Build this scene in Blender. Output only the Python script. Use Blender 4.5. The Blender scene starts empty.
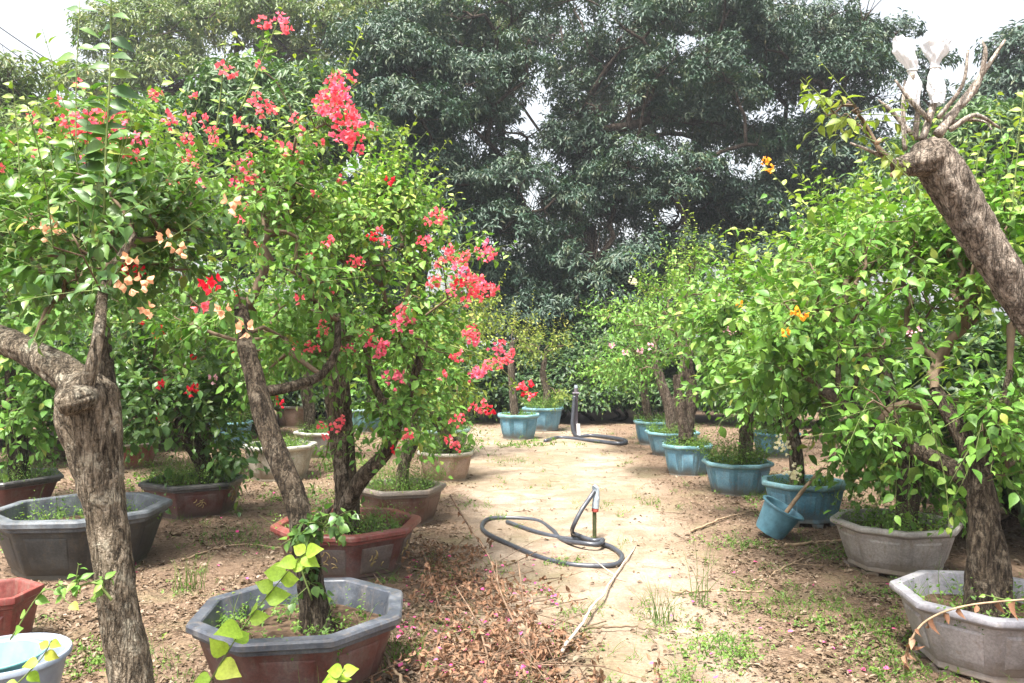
import bpy, math, random
import numpy as np
from mathutils import noise as mnoise, Vector

random.seed(4)
C = bpy.context.scene.collection
F = 796.0
CAMZ = 1.30
PITCH = math.atan(10.5 / F)
CP, SP = math.cos(PITCH), math.sin(PITCH)

# ------------------------------------------------------------------ helpers
def pt(px, py, Y):
    """photo pixel at distance Y -> world point"""
    u = (px - 512.0) / F; v = (341.5 - py) / F
    dy = CP - v * SP; dz = SP + v * CP
    k = Y / dy
    return np.array([u * k, Y, CAMZ + dz * k])

def gnd(px, py, z=0.0):
    u = (px - 512.0) / F; v = (341.5 - py) / F
    dy = CP - v * SP; dz = SP + v * CP
    k = (z - CAMZ) / dz
    return np.array([u * k, dy * k, z])

def unit(a):
    a = np.asarray(a, float)
    return a / np.maximum(np.linalg.norm(a, axis=-1, keepdims=True), 1e-9)

class MB:
    def __init__(self):
        self.v = []; self.f = []; self.n = 0; self.att = []; self.mi = []
    def add(self, verts, faces, att=None, mi=0):
        """verts (N,3); faces = list of index arrays (M,k)"""
        verts = np.asarray(verts, float).reshape(-1, 3)
        for fa in faces:
            fa = np.asarray(fa, np.int64)
            if fa.size == 0: continue
            self.f.append(fa + self.n); self.mi.append(mi)
        self.v.append(verts)
        self.att.append(np.zeros(len(verts)) if att is None else np.broadcast_to(att, (len(verts),)).astype(float))
        self.n += len(verts)
    def build(self, name, mats, parent=None, smooth=True, sharp=None, attname='age'):
        me = bpy.data.meshes.new(name)
        V = np.concatenate(self.v) if self.v else np.zeros((0, 3))
        if parent is not None:
            V = V - np.array(parent.get('_o', (0, 0, 0)))
        me.vertices.add(len(V)); me.vertices.foreach_set('co', V.astype(np.float32).ravel())
        loops = np.concatenate([f.ravel() for f in self.f])
        sizes = np.concatenate([np.full(len(f), f.shape[1]) for f in self.f])
        mi = np.concatenate([np.full(len(f), m) for f, m in zip(self.f, self.mi)])
        starts = np.concatenate([[0], np.cumsum(sizes)[:-1]])
        me.loops.add(len(loops)); me.loops.foreach_set('vertex_index', loops.astype(np.int32))
        me.polygons.add(len(sizes)); me.polygons.foreach_set('loop_start', starts.astype(np.int32))
        me.polygons.foreach_set('material_index', mi.astype(np.int32))
        me.polygons.foreach_set('use_smooth', np.full(len(sizes), smooth))
        me.update(calc_edges=True)
        a = me.attributes.new(attname, 'FLOAT', 'POINT')
        a.data.foreach_set('value', np.concatenate(self.att).astype(np.float32))
        if not isinstance(mats, (list, tuple)): mats = [mats]
        for m in mats: me.materials.append(m)
        if sharp: me.set_sharp_from_angle(angle=math.radians(sharp))
        o = bpy.data.objects.new(name, me); C.objects.link(o)
        if parent is not None: o.parent = parent
        return o

def thing(name, label, cat, loc, group=None, local=False):
    o = bpy.data.objects.new(name, None); C.objects.link(o)
    o.empty_display_size = 0.1
    o.location = tuple(float(x) for x in loc)
    o['label'] = label; o['category'] = cat
    if group: o['group'] = group
    o['_o'] = (0.0, 0.0, 0.0) if local else tuple(float(x) for x in loc)
    return o

def tag(o, label, cat, group=None, kind=None):
    o['label'] = label; o['category'] = cat
    if group: o['group'] = group
    if kind: o['kind'] = kind
    return o

def catmull(P, n):
    P = np.asarray(P, float)
    if len(P) < 3:
        t = np.linspace(0, 1, n)[:, None]
        return P[0] * (1 - t) + P[-1] * t
    Q = np.vstack([2 * P[0] - P[1], P, 2 * P[-1] - P[-2]])
    m = len(P) - 1
    out = []
    for s in np.linspace(0, m, n):
        i = min(int(s), m - 1); t = s - i
        p0, p1, p2, p3 = Q[i:i + 4]
        out.append(0.5 * (2 * p1 + (p2 - p0) * t + (2 * p0 - 5 * p1 + 4 * p2 - p3) * t * t + (3 * p1 - p0 - 3 * p2 + p3) * t ** 3))
    return np.array(out)

def tube(mb, P, R, k=8, mi=0, att=0.0, disp=None, cap=True):
    """tube along P (n,3), radii R (n); disp(theta, arclen, pos)->radial factor"""
    P = np.asarray(P, float); n = len(P); R = np.broadcast_to(R, (n,)).astype(float)
    T = unit(np.gradient(P, axis=0))
    ref = np.array([0.31, 0.87, 0.12]) if abs(T[0, 2]) > 0.6 else np.array([0.05, 0.1, 1.0])
    U = np.zeros((n, 3)); u = unit(ref - T[0] * ref.dot(T[0]))
    for i in range(n):
        u = unit(u - T[i] * u.dot(T[i])); U[i] = u
    W = np.cross(T, U)
    th = np.linspace(0, 2 * math.pi, k, endpoint=False)
    s = np.concatenate([[0], np.cumsum(np.linalg.norm(np.diff(P, axis=0), axis=1))])
    rr = np.repeat(R[:, None], k, 1)
    if disp is not None:
        for i in range(n):
            for j in range(k):
                rr[i, j] *= disp(th[j], s[i], P[i] + R[i] * (math.cos(th[j]) * U[i] + math.sin(th[j]) * W[i]))
    ring = P[:, None, :] + rr[..., None] * (np.cos(th)[None, :, None] * U[:, None, :] + np.sin(th)[None, :, None] * W[:, None, :])
    V = ring.reshape(-1, 3)
    i = np.arange(n - 1)[:, None] * k; j = np.arange(k)[None, :]; j2 = (j + 1) % k
    q = np.stack([i + j, i + j2, i + k + j2, i + k + j], -1).reshape(-1, 4)
    faces = [q]
    if cap:
        V = np.vstack([V, P[0], P[-1]])
        a = np.arange(k); b = (a + 1) % k
        faces.append(np.stack([b, a, np.full(k, n * k)], -1))
        faces.append(np.stack([(n - 1) * k + a, (n - 1) * k + b, np.full(k, n * k + 1)], -1))
    mb.add(V, faces, att, mi)

def tubes_batch(mb, P, R, k=3, att=0.0, mi=0):
    """P (S,n,3), R (S,n)"""
    S, n = P.shape[:2]
    if S == 0: return
    T = unit(np.gradient(P, axis=1))
    ref = np.array([0.37, 0.61, 0.70])
    U = unit(np.cross(T, ref)); W = np.cross(T, U)
    th = np.linspace(0, 2 * math.pi, k, endpoint=False)
    V = P[:, :, None, :] + R[:, :, None, None] * (np.cos(th)[None, None, :, None] * U[:, :, None, :] + np.sin(th)[None, None, :, None] * W[:, :, None, :])
    V = V.reshape(-1, 3)
    i = np.arange(n - 1)[:, None] * k; j = np.arange(k)[None, :]; j2 = (j + 1) % k
    q = np.stack([i + j, i + j2, i + k + j2, i + k + j], -1).reshape(1, -1, 4)
    q = (q + (np.arange(S) * n * k)[:, None, None]).reshape(-1, 4)
    mb.add(V, [q], att, mi)

# leaf templates: x = along, y = across, z = normal
def leaf_template(rows, widths, fold=0.25, curl=0.25):
    ts = np.linspace(0, 1, rows + 2)
    V = [(0, 0, 0)]
    for t, w in zip(ts[1:-1], widths):
        z = -curl * t * t
        V += [(t, -w, z + fold * w), (t, 0, z), (t, w, z + fold * w)]
    V.append((1, 0, -curl))
    tri = [(0, 2, 1), (0, 3, 2)]; quad = []
    for r in range(rows - 1):
        b = 1 + 3 * r
        quad += [(b, b + 1, b + 4, b + 3), (b + 1, b + 2, b + 5, b + 4)]
    b = 1 + 3 * (rows - 1); e = len(V) - 1
    tri += [(b, b + 1, e), (b + 1, b + 2, e)]
    return np.array(V, float), np.array(tri), np.array(quad).reshape(-1, 4)

LEAF_BIG = leaf_template(4, [0.20, 0.28, 0.23, 0.10], 0.35, 0.30)
LEAF_MID = leaf_template(2, [0.29, 0.24], 0.35, 0.25)
LEAF_HEART = leaf_template(5, [0.33, 0.40, 0.36, 0.25, 0.11], 0.25, 0.25)
LEAF_FAR = (np.array([(0, 0, 0), (0.42, -0.24, 0.06), (1, 0, -0.12), (0.42, 0.24, 0.06)], float), np.array([(0, 2, 1), (0, 3, 2)]), np.zeros((0, 4), int))
LEAF_LANCE = (np.array([(0, 0, 0), (0.45, -0.17, 0.05), (1, 0, -0.22), (0.45, 0.17, 0.05)], float), np.array([(0, 2, 1), (0, 3, 2)]), np.zeros((0, 4), int))
LEAF_DRY = leaf_template(2, [0.26, 0.20], 0.9, 0.5)

def leaves(mb, pos, axis, normal, size, tmpl, att, mi=0):
    N = len(pos)
    if N == 0: return
    a = unit(axis); n = normal - a * np.sum(normal * a, -1, keepdims=True); n = unit(n)
    s = np.cross(n, a)
    V, tri, quad = tmpl
    W = pos[:, None, :] + size[:, None, None] * (V[None, :, 0, None] * a[:, None] + V[None, :, 1, None] * s[:, None] + V[None, :, 2, None] * n[:, None])
    k = len(V); off = (np.arange(N) * k)[:, None, None]
    fs = []
    if len(tri): fs.append((tri[None] + off).reshape(-1, 3))
    if len(quad): fs.append((quad[None] + off).reshape(-1, 4))
    mb.add(W.reshape(-1, 3), fs, np.repeat(att, k), mi)

def rnd_unit(rng, n):
    return unit(rng.normal(size=(n, 3)))

def shoots(mb_leaf, mb_stem, o, d, L, m, leaf_len, rng, tmpl, bend=-0.15, young=None, stem_r=0.0022, droop=0.35, jitter=0.45, size_taper=0.45, start=0.12):
    """leafy shoots: origins o (S,3), directions d, lengths L (S); m leaves each"""
    S = len(o)
    if S == 0: return
    d = unit(d); L = np.broadcast_to(L, (S,)).astype(float)
    bendv = np.zeros((S, 3)); bendv[:, 2] = bend
    bendv += rng.normal(size=(S, 3)) * 0.10
    u4 = np.linspace(0, 1, 4)
    P = o[:, None] + L[:, None, None] * (d[:, None] * u4[None, :, None] + bendv[:, None] * (u4 ** 2)[None, :, None])
    if mb_stem is not None:
        tubes_batch(mb_stem, P, stem_r * (1 - 0.6 * u4)[None, :] * np.ones((S, 1)))
    u = np.clip(start + (1 - start) * (np.arange(m)[None] + 0.5 + rng.uniform(-.35, .35, (S, m))) / m, 0, 1)
    pos = o[:, None] + L[:, None, None] * (d[:, None] * u[..., None] + bendv[:, None] * (u ** 2)[..., None])
    tang = unit(d[:, None] + 2 * bendv[:, None] * u[..., None])
    r1 = unit(np.cross(tang, np.array([0.13, 0.21, 1.0]))); r2 = np.cross(tang, r1)
    phi = rng.uniform(0, 6.28, (S, 1)) + np.arange(m)[None] * 2.4 + rng.normal(size=(S, m)) * .4
    perp = np.cos(phi)[..., None] * r1 + np.sin(phi)[..., None] * r2
    ax = 0.55 * tang + 0.85 * perp + rng.normal(size=(S, m, 3)) * 0.25
    ax[..., 2] -= droop
    ax = unit(ax)
    nor = rng.normal(size=(S, m, 3)) * jitter; nor[..., 2] += 1.0; nor += 0.45 * tang + 0.1 * perp
    sz = leaf_len * rng.uniform(.45, 1.25, (S, m)) * (1 - size_taper * u ** 2)
    yo = (np.zeros((S, 1)) if young is None else np.asarray(young).reshape(S, 1)) * (u ** 1.5) + rng.uniform(0, .12, (S, m))
    pos = pos + ax * (sz * 0.18)[..., None]
    leaves(mb_leaf, pos.reshape(-1, 3), ax.reshape(-1, 3), nor.reshape(-1, 3), sz.ravel(), tmpl, yo.ravel())

def grow(base, base_r, targets, rng, seg=0.10, tip=0.003, rise=0.25, pen=0.35, expo=0.48):
    """connect targets to a skeleton; returns list of (points, radii, dir)"""
    pos = [np.asarray(p, float) for p in base]; par = [-1] * len(base); path = [0.0] * len(base)
    dirs = [np.array([0, 0, 1.0])] * len(base)
    bc = np.mean(np.array(base), axis=0)
    order = np.argsort(np.linalg.norm(targets - bc, axis=1))
    chains = []; cap = 4096
    A = np.zeros((cap * 8, 3)); A[:len(pos)] = pos; PL = np.zeros(cap * 8)
    n = len(pos)
    for ti in order:
        t = targets[ti]
        dd = np.linalg.norm(A[:n] - t, axis=1)
        cost = dd + pen * PL[:n] * 0.5 + 0.5 * np.maximum(0, A[:n, 2] - t[2])
        i = int(np.argmin(cost)); p = A[i]; d = dd[i]
        if d < 1e-3: continue
        k = max(2, int(d / seg))
        ctrl = p + (t - p) * 0.5 + np.array([0, 0, rise * d]) * (1 if t[2] > p[2] else 0.4) + dirs[i] * 0.15 * d + rng.normal(size=3) * 0.08 * d
        idx = [i]
        for s in range(1, k + 1):
            u = s / k
            q = (1 - u) ** 2 * p + 2 * u * (1 - u) * ctrl + u * u * t
            if s < k: q = q + rng.normal(size=3) * seg * 0.12
            if n >= len(A): 
                A = np.vstack([A, np.zeros_like(A)]); PL = np.concatenate([PL, np.zeros_like(PL)])
            A[n] = q; PL[n] = PL[idx[-1]] + np.linalg.norm(q - A[idx[-1]])
            par.append(idx[-1]); dirs.append(unit(q - A[idx[-1]])); idx.append(n); n += 1
        chains.append(idx)
    flow = np.zeros(n)
    for c in chains: flow[c[-1]] += 1
    for i in range(n - 1, -1, -1):
        if par[i] >= 0: flow[par[i]] += flow[i]
    rad = tip * np.maximum(flow, 1) ** expo
    for i, r in enumerate(base_r): rad[i] = min(rad[i], r)
    out = []
    for c in chains:
        P = A[c]; r = rad[c].copy(); r[0] = min(r[0], r[1] * 1.25)
        out.append((P, r, unit(P[-1] - P[-2])))
    return out

# ------------------------------------------------------------------ materials
def newmat(name):
    m = bpy.data.materials.new(name); m.use_nodes = True
    nt = m.node_tree; nt.nodes.clear()
    return m, nt, (lambda t, **k: _node(nt, t, k))

def _node(nt, t, k):
    n = nt.nodes.new(t)
    for a, b in k.items():
        if a.startswith('i_'): n.inputs[a[2:].replace('_', ' ')].default_value = b
        else: setattr(n, a, b)
    return n

def rgba(c): return (c[0], c[1], c[2], 1.0)

def mixc(N, L, fac, a, b, mode='MIX'):
    m = N('ShaderNodeMix', data_type='RGBA', blend_type=mode)
    for s, v in ((0, fac), (6, a), (7, b)):
        if hasattr(v, 'is_output') or hasattr(v, 'links'): L(v, m.inputs[s])
        elif s == 0: m.inputs[0].default_value = v
        else: m.inputs[s].default_value = rgba(v)
    return m.outputs[2]

def ramp(N, L, src, stops):
    r = N('ShaderNodeValToRGB')
    while len(r.color_ramp.elements) < len(stops): r.color_ramp.elements.new(0.5)
    for e, (p, c) in zip(r.color_ramp.elements, stops):
        e.position = p; e.color = rgba(c) if hasattr(c, '__len__') else (c, c, c, 1)
    L(src, r.inputs[0]); return r.outputs[0]

def noise_tex(N, L, vec, scale, detail=4, rough=.55, dist=0.0):
    n = N('ShaderNodeTexNoise'); n.inputs['Scale'].default_value = scale
    n.inputs['Detail'].default_value = detail; n.inputs['Roughness'].default_value = rough; n.inputs['Distortion'].default_value = dist
    if vec is not None: L(vec, n.inputs['Vector'])
    return n.outputs['Fac']

def leaf_mat(name, dark, mid, light, young, trans=0.30, rough=0.48, spec=0.32, clump=3.0):
    m, nt, N = newmat(name); L = nt.links.new
    geo = N('ShaderNodeNewGeometry'); tc = N('ShaderNodeTexCoord')
    c1 = ramp(N, L, geo.outputs['Random Per Island'], [(0.0, dark), (0.55, mid), (.94, light), (.965, tuple(.5 * x + .5 * y for x, y in zip(light, young))), (1.0, (young[0] * 1.05, young[1] * .85, young[2]))])
    nz = noise_tex(N, L, tc.outputs['Object'], clump, 2)
    c2 = mixc(N, L, ramp(N, L, nz, [(.40, 0.0), (.62, 0.55)]), c1, mid)
    age = N('ShaderNodeAttribute', attribute_name='age')
    col = mixc(N, L, age.outputs['Fac'], c2, young)
    fine = noise_tex(N, L, tc.outputs['Object'], 120.0, 2)
    col = mixc(N, L, 1.0, col, ramp(N, L, fine, [(.3, .80), (.7, 1.12)]), 'MULTIPLY')
    p = N('ShaderNodeBsdfPrincipled'); L(col, p.inputs['Base Color'])
    p.inputs['Roughness'].default_value = rough; p.inputs['Specular IOR Level'].default_value = spec
    t = N('ShaderNodeBsdfTranslucent')
    tcol = mixc(N, L, 1.0, col, (.95, 1.15, 0.48), 'MULTIPLY'); L(tcol, t.inputs['Color'])
    mx = N('ShaderNodeMixShader'); mx.inputs[0].default_value = trans
    L(p.outputs[0], mx.inputs[1]); L(t.outputs[0], mx.inputs[2])
    o = N('ShaderNodeOutputMaterial'); L(mx.outputs[0], o.inputs[0])
    return m

def petal_mat(name, a, b, trans=0.4):
    m, nt, N = newmat(name); L = nt.links.new
    geo = N('ShaderNodeNewGeometry')
    col = ramp(N, L, geo.outputs['Random Per Island'], [(0, a), (1, b)])
    p = N('ShaderNodeBsdfDiffuse'); L(col, p.inputs['Color'])
    t = N('ShaderNodeBsdfTranslucent'); L(col, t.inputs['Color'])
    mx = N('ShaderNodeMixShader'); mx.inputs[0].default_value = trans
    L(p.outputs[0], mx.inputs[1]); L(t.outputs[0], mx.inputs[2])
    o = N('ShaderNodeOutputMaterial'); L(mx.outputs[0], o.inputs[0])
    return m

def bark_mat(name, dark, mid, light, scale=9.0, bump=0.6):
    m, nt, N = newmat(name); L = nt.links.new
    tc = N('ShaderNodeTexCoord')
    mp = N('ShaderNodeMapping'); mp.inputs['Scale'].default_value = (1, 1, 0.22); L(tc.outputs['Object'], mp.inputs[0])
    n1 = noise_tex(N, L, mp.outputs[0], scale * 5, 9, .68, 1.1)
    n2 = noise_tex(N, L, tc.outputs['Object'], scale * 1.6, 6, .65)
    n3 = noise_tex(N, L, tc.outputs['Object'], scale * 22, 5, .7)
    n4 = noise_tex(N, L, mp.outputs[0], scale * 2.2, 6, .6, 2.0)
    rid = N('ShaderNodeMath', operation='SUBTRACT'); L(n4, rid.inputs[0]); rid.inputs[1].default_value = .5
    ab = N('ShaderNodeMath', operation='ABSOLUTE'); L(rid.outputs[0], ab.inputs[0])
    crack = ramp(N, L, ab.outputs[0], [(.0, .30), (.035, .85), (.10, 1.0)])
    col = ramp(N, L, n1, [(.34, dark), (.50, mid), (.66, light)])
    lich = ramp(N, L, n2, [(.54, 0), (.64, .6)])
    col = mixc(N, L, lich, col, tuple(min(.6, x * 1.3 + .03) for x in light))
    moss = ramp(N, L, n2, [(.30, .55), (.42, 0)])
    col = mixc(N, L, moss, col, tuple(x * .8 for x in dark))
    col = mixc(N, L, 1.0, col, crack, 'MULTIPLY')
    col = mixc(N, L, 1.0, col, ramp(N, L, n3, [(.3, .65), (.7, 1.25)]), 'MULTIPLY')
    p = N('ShaderNodeBsdfPrincipled'); L(col, p.inputs['Base Color']); p.inputs['Roughness'].default_value = .92
    p.inputs['Specular IOR Level'].default_value = .15
    wv = N('ShaderNodeMix', data_type='VECTOR'); wv.inputs[0].default_value = .06
    nv = N('ShaderNodeTexNoise'); nv.inputs['Scale'].default_value = scale * 3; nv.inputs['Detail'].default_value = 4; L(tc.outputs['Object'], nv.inputs['Vector'])
    mp2 = N('ShaderNodeMapping'); mp2.inputs['Scale'].default_value = (1, 1, .45); L(tc.outputs['Object'], mp2.inputs[0])
    L(mp2.outputs[0], wv.inputs[4]); L(nv.outputs['Color'], wv.inputs[5])
    vo = N('ShaderNodeTexVoronoi', feature='F1'); vo.inputs['Scale'].default_value = scale * 9; L(wv.outputs[1], vo.inputs['Vector'])
    plate = ramp(N, L, vo.outputs['Distance'], [(.15, 1.12), (.55, .95), (.85, .55)])
    L_src = p.inputs['Base Color'].links[0].from_socket
    L(mixc(N, L, .8, L_src, plate, 'MULTIPLY'), p.inputs['Base Color'])
    pc = N('ShaderNodeMath', operation='MULTIPLY'); L(crack, pc.inputs[0]); L(plate, pc.inputs[1])
    add = N('ShaderNodeMath', operation='MULTIPLY'); L(n1, add.inputs[0]); L(pc.outputs[0], add.inputs[1])
    ad2 = N('ShaderNodeMath', operation='MULTIPLY_ADD'); L(n3, ad2.inputs[0]); ad2.inputs[1].default_value = .35; L(add.outputs[0], ad2.inputs[2])
    b = N('ShaderNodeBump'); b.inputs['Strength'].default_value = bump; b.inputs['Distance'].default_value = .02
    L(ad2.outputs[0], b.inputs['Height']); L(b.outputs[0], p.inputs['Normal'])
    o = N('ShaderNodeOutputMaterial'); L(p.outputs[0], o.inputs[0])
    return m

def pot_mat(name, base, worn, dirt=(.23, .17, .11), rough=.55, amount=.45, spec=.4):
    amount = min(.9, amount * 1.7)
    m, nt, N = newmat(name); L = nt.links.new
    tc = N('ShaderNodeTexCoord')
    n1 = noise_tex(N, L, tc.outputs['Object'], 7.0, 6, .62, .3)
    n2 = noise_tex(N, L, tc.outputs['Object'], 38.0, 5, .6)
    mp = N('ShaderNodeMapping'); mp.inputs['Scale'].default_value = (9, 9, 1.2); L(tc.outputs['Object'], mp.inputs[0])
    n3 = noise_tex(N, L, mp.outputs[0], 3.0, 4, .6)
    col = mixc(N, L, ramp(N, L, n1, [(.40, 0), (.66, .85)]), base, worn)
    col = mixc(N, L, ramp(N, L, n3, [(.52, 0), (.75, amount)]), col, dirt)
    col = mixc(N, L, ramp(N, L, n2, [(.58, 0), (.74, amount)]), col, dirt)
    n5 = noise_tex(N, L, tc.outputs['Object'], 90.0, 6, .7)
    col = mixc(N, L, 1.0, col, ramp(N, L, n5, [(.30, .68), (.68, 1.18)]), 'MULTIPLY')
    col = mixc(N, L, 1.0, col, ramp(N, L, n1, [(.28, .72), (.6, 1.08)]), 'MULTIPLY')
    sep = N('ShaderNodeSeparateXYZ'); L(tc.outputs['Object'], sep.inputs[0])
    sm = N('ShaderNodeMath', operation='MULTIPLY_ADD'); L(n1, sm.inputs[0]); sm.inputs[1].default_value = .16; L(sep.outputs[2], sm.inputs[2])
    col = mixc(N, L, ramp(N, L, sm.outputs[0], [(.09, .9), (.20, 0)]), col, dirt)
    p = N('ShaderNodeBsdfPrincipled'); L(col, p.inputs['Base Color'])
    p.inputs['Specular IOR Level'].default_value = spec
    L(ramp(N, L, n1, [(.3, rough - .12), (.7, rough + .22)]), p.inputs['Roughness'])
    b = N('ShaderNodeBump'); b.inputs['Strength'].default_value = .25; b.inputs['Distance'].default_value = .004
    L(n2, b.inputs['Height']); L(b.outputs[0], p.inputs['Normal'])
    o = N('ShaderNodeOutputMaterial'); L(p.outputs[0], o.inputs[0])
    return m

def plain(name, col, rough=.5, spec=.4, var=.25, metal=0.0):
    m, nt, N = newmat(name); L = nt.links.new
    tc = N('ShaderNodeTexCoord')
    n = noise_tex(N, L, tc.outputs['Object'], 22.0, 4)
    c = mixc(N, L, ramp(N, L, n, [(.35, 0), (.7, 1)]), tuple(x * (1 - var) for x in col), tuple(min(.85, x * (1 + var)) for x in col))
    p = N('ShaderNodeBsdfPrincipled'); L(c, p.inputs['Base Color']); p.inputs['Roughness'].default_value = rough
    p.inputs['Specular IOR Level'].default_value = spec; p.inputs['Metallic'].default_value = metal
    o = N('ShaderNodeOutputMaterial'); L(p.outputs[0], o.inputs[0])
    return m

M = {}
M['leaf_bright'] = leaf_mat('leaf_bright_green', (.042, .125, .022), (.090, .215, .034), (.155, .300, .052), (.32, .38, .06), trans=.27)
M['leaf_fresh'] = leaf_mat('leaf_fresh_green', (.052, .150, .025), (.100, .240, .036), (.170, .325, .058), (.36, .41, .08), trans=.28, clump=2.5)
M['leaf_deep'] = leaf_mat('leaf_deep_green', (.032, .085, .024), (.062, .145, .032), (.120, .225, .045), (.24, .32, .05), spec=.45, rough=.40, trans=.28)
M['leaf_lime'] = leaf_mat('leaf_lime_green', (.19, .37, .03), (.25, .44, .04), (.32, .48, .055), (.44, .48, .07), trans=.4)
M['leaf_yellowish'] = leaf_mat('leaf_yellow_green', (.11, .18, .03), (.19, .26, .045), (.28, .33, .065), (.42, .38, .10), trans=.4)
M['leaf_longan'] = leaf_mat('leaf_longan', (.018, .044, .032), (.030, .068, .046), (.054, .100, .060), (.13, .15, .07), trans=.15, rough=.5, spec=.36, clump=.6)
M['leaf_mango'] = leaf_mat('leaf_mango', (.036, .085, .030), (.058, .120, .038), (.092, .160, .050), (.17, .21, .07), trans=.2, rough=.5, spec=.38, clump=.6)
M['leaf_airy'] = leaf_mat('leaf_airy', (.060, .100, .040), (.100, .150, .052), (.150, .200, .065), (.28, .27, .10), trans=.25, rough=.5, spec=.35, clump=.6)
M['leaf_hedge'] = leaf_mat('leaf_hedge', (.016, .040, .014), (.028, .066, .021), (.048, .10, .030), (.12, .17, .045), trans=.15, clump=1.0)
M['weed'] = leaf_mat('weed_green', (.065, .150, .030), (.105, .215, .040), (.155, .270, .050), (.28, .34, .07), trans=.38)
M['dry'] = leaf_mat('dry_leaf', (.12, .058, .034), (.20, .102, .060), (.27, .155, .095), (.37, .25, .165), trans=.15, rough=.75, spec=.15)
M['litter'] = leaf_mat('litter_leaf', (.070, .046, .030), (.130, .088, .056), (.21, .150, .10), (.36, .29, .22), trans=.05, rough=.85, spec=.1, clump=6)
M['coral'] = petal_mat('coral_bract', (.84, .105, .155), (.90, .27, .29))
M['pink'] = petal_mat('pink_bract', (.84, .12, .24), (.90, .30, .38))
M['red'] = petal_mat('red_bract', (.70, .02, .05), (.82, .06, .08))
M['peach'] = petal_mat('peach_bract', (.78, .43, .26), (.82, .53, .35))
M['orange'] = petal_mat('orange_bract', (.80, .33, .03), (.82, .45, .06))
M['palepink'] = petal_mat('pale_pink_bract', (.80, .42, .50), (.82, .58, .60))
M['cream'] = petal_mat('cream_bract', (.80, .76, .50), (.84, .82, .66))
M['magenta'] = petal_mat('magenta_petal', (.55, .05, .20), (.70, .15, .32), .1)
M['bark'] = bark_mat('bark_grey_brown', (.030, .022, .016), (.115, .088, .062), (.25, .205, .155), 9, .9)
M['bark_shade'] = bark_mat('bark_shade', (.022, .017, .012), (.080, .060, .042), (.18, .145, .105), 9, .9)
M['bark_old'] = bark_mat('bark_old', (.034, .026, .018), (.235, .188, .135), (.47, .40, .31), 12.0, 1.0)
M['bark_brown'] = bark_mat('bark_brown', (.040, .029, .022), (.145, .108, .082), (.27, .215, .17), 11.0, 1.0)
M['bark_lean'] = bark_mat('bark_lean', (.055, .043, .034), (.255, .205, .165), (.43, .365, .30), 11.0, 1.0)
M['bark_pale'] = bark_mat('bark_pale', (.10, .075, .06), (.30, .25, .21), (.46, .41, .36), 14.0, .5)
M['bark_dark'] = bark_mat('bark_dark', (.022, .016, .012), (.055, .040, .030), (.11, .085, .065))
M['twig'] = plain('twig_brown', (.12, .085, .055), .8, .2)
M['twig_mid'] = plain('twig_mid', (.15, .10, .068), .85, .15, .5)
M['twig_green'] = plain('twig_green', (.12, .16, .045), .7, .3)
M['twig_dry'] = plain('twig_dry', (.30, .215, .14), .85, .15, .35)
M['twig_pale'] = plain('twig_pale', (.46, .39, .32), .8, .2)
M['cutwood'] = plain('cut_wood', (.42, .33, .21), .85, .1)
M['hose'] = plain('hose_black', (.050, .054, .068), .36, .6)
M['pvc_grey'] = plain('pvc_grey', (.36, .42, .48), .4, .5)
M['pvc_white'] = plain('pvc_white', (.72, .72, .70), .45, .5, .08)
M['pipe_dark'] = plain('pipe_dark', (.09, .075, .095), .5, .5)
M['pipe_moss'] = plain('pipe_moss', (.10, .11, .05), .8, .2)
M['red_tape'] = plain('red_tape', (.38, .07, .055), .5, .4)
M['cable'] = plain('cable_black', (.03, .03, .035), .6, .3)
M['bucket_blue'] = plain('bucket_blue_plastic', (.10, .235, .31), .42, .5, .22)
M['soil'] = plain('pot_soil', (.075, .050, .033), .95, .1, .6)
M['p_slate'] = pot_mat('glaze_slate_grey', (.060, .068, .088), (.125, .135, .155), (.18, .15, .125), .38, .35, .5)
M['p_redbrown'] = pot_mat('glaze_red_brown', (.125, .040, .034), (.12, .085, .08), (.13, .105, .09), .42, .65, .5)
M['p_red'] = pot_mat('glaze_red', (.20, .042, .036), (.22, .085, .07), (.2, .15, .12), .42, .4, .5)
M['p_greybody'] = pot_mat('stone_grey', (.12, .085, .075), (.14, .125, .118), (.16, .13, .1), .5, .5)
M['p_darkgrey'] = pot_mat('stone_dark_grey', (.036, .037, .038), (.068, .07, .068), (.075, .064, .048), .5, .5)
M['p_greyrim'] = pot_mat('stone_grey_rim', (.07, .08, .095), (.15, .165, .18), (.11, .10, .085), .5, .4)
M['p_brown'] = pot_mat('glaze_brown', (.14, .062, .045), (.17, .11, .085), (.2, .155, .12), .5, .5)
M['p_brownrim'] = pot_mat('glaze_brown_rim', (.20, .175, .155), (.17, .125, .1), (.17, .14, .11), .5, .4)
M['p_darkrim'] = pot_mat('glaze_dark_rim', (.055, .055, .06), (.13, .125, .12), (.13, .11, .09), .42, .35)
M['p_blue'] = pot_mat('plastic_blue', (.080, .225, .325), (.125, .275, .365), (.18, .16, .13), .42, .35)
M['p_bluerim'] = pot_mat('plastic_blue_rim', (.15, .315, .37), (.21, .37, .41), (.22, .22, .19), .42, .25)
M['p_skyblue'] = pot_mat('plastic_sky_blue', (.105, .25, .355), (.155, .30, .385), (.19, .17, .14), .42, .3)
M['p_teal'] = pot_mat('plastic_teal', (.09, .21, .23), (.13, .26, .27), (.16, .15, .11), .5, .35)
M['p_tealrim'] = pot_mat('plastic_teal_rim', (.30, .44, .43), (.36, .48, .46), (.24, .24, .2), .5, .2)
M['p_lav'] = pot_mat('plastic_lavender_grey', (.30, .28, .285), (.35, .325, .33), (.23, .18, .14), .5, .4)
M['p_lavrim'] = pot_mat('plastic_lavender_rim', (.25, .245, .275), (.31, .30, .325), (.28, .245, .2), .42, .28)
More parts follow.
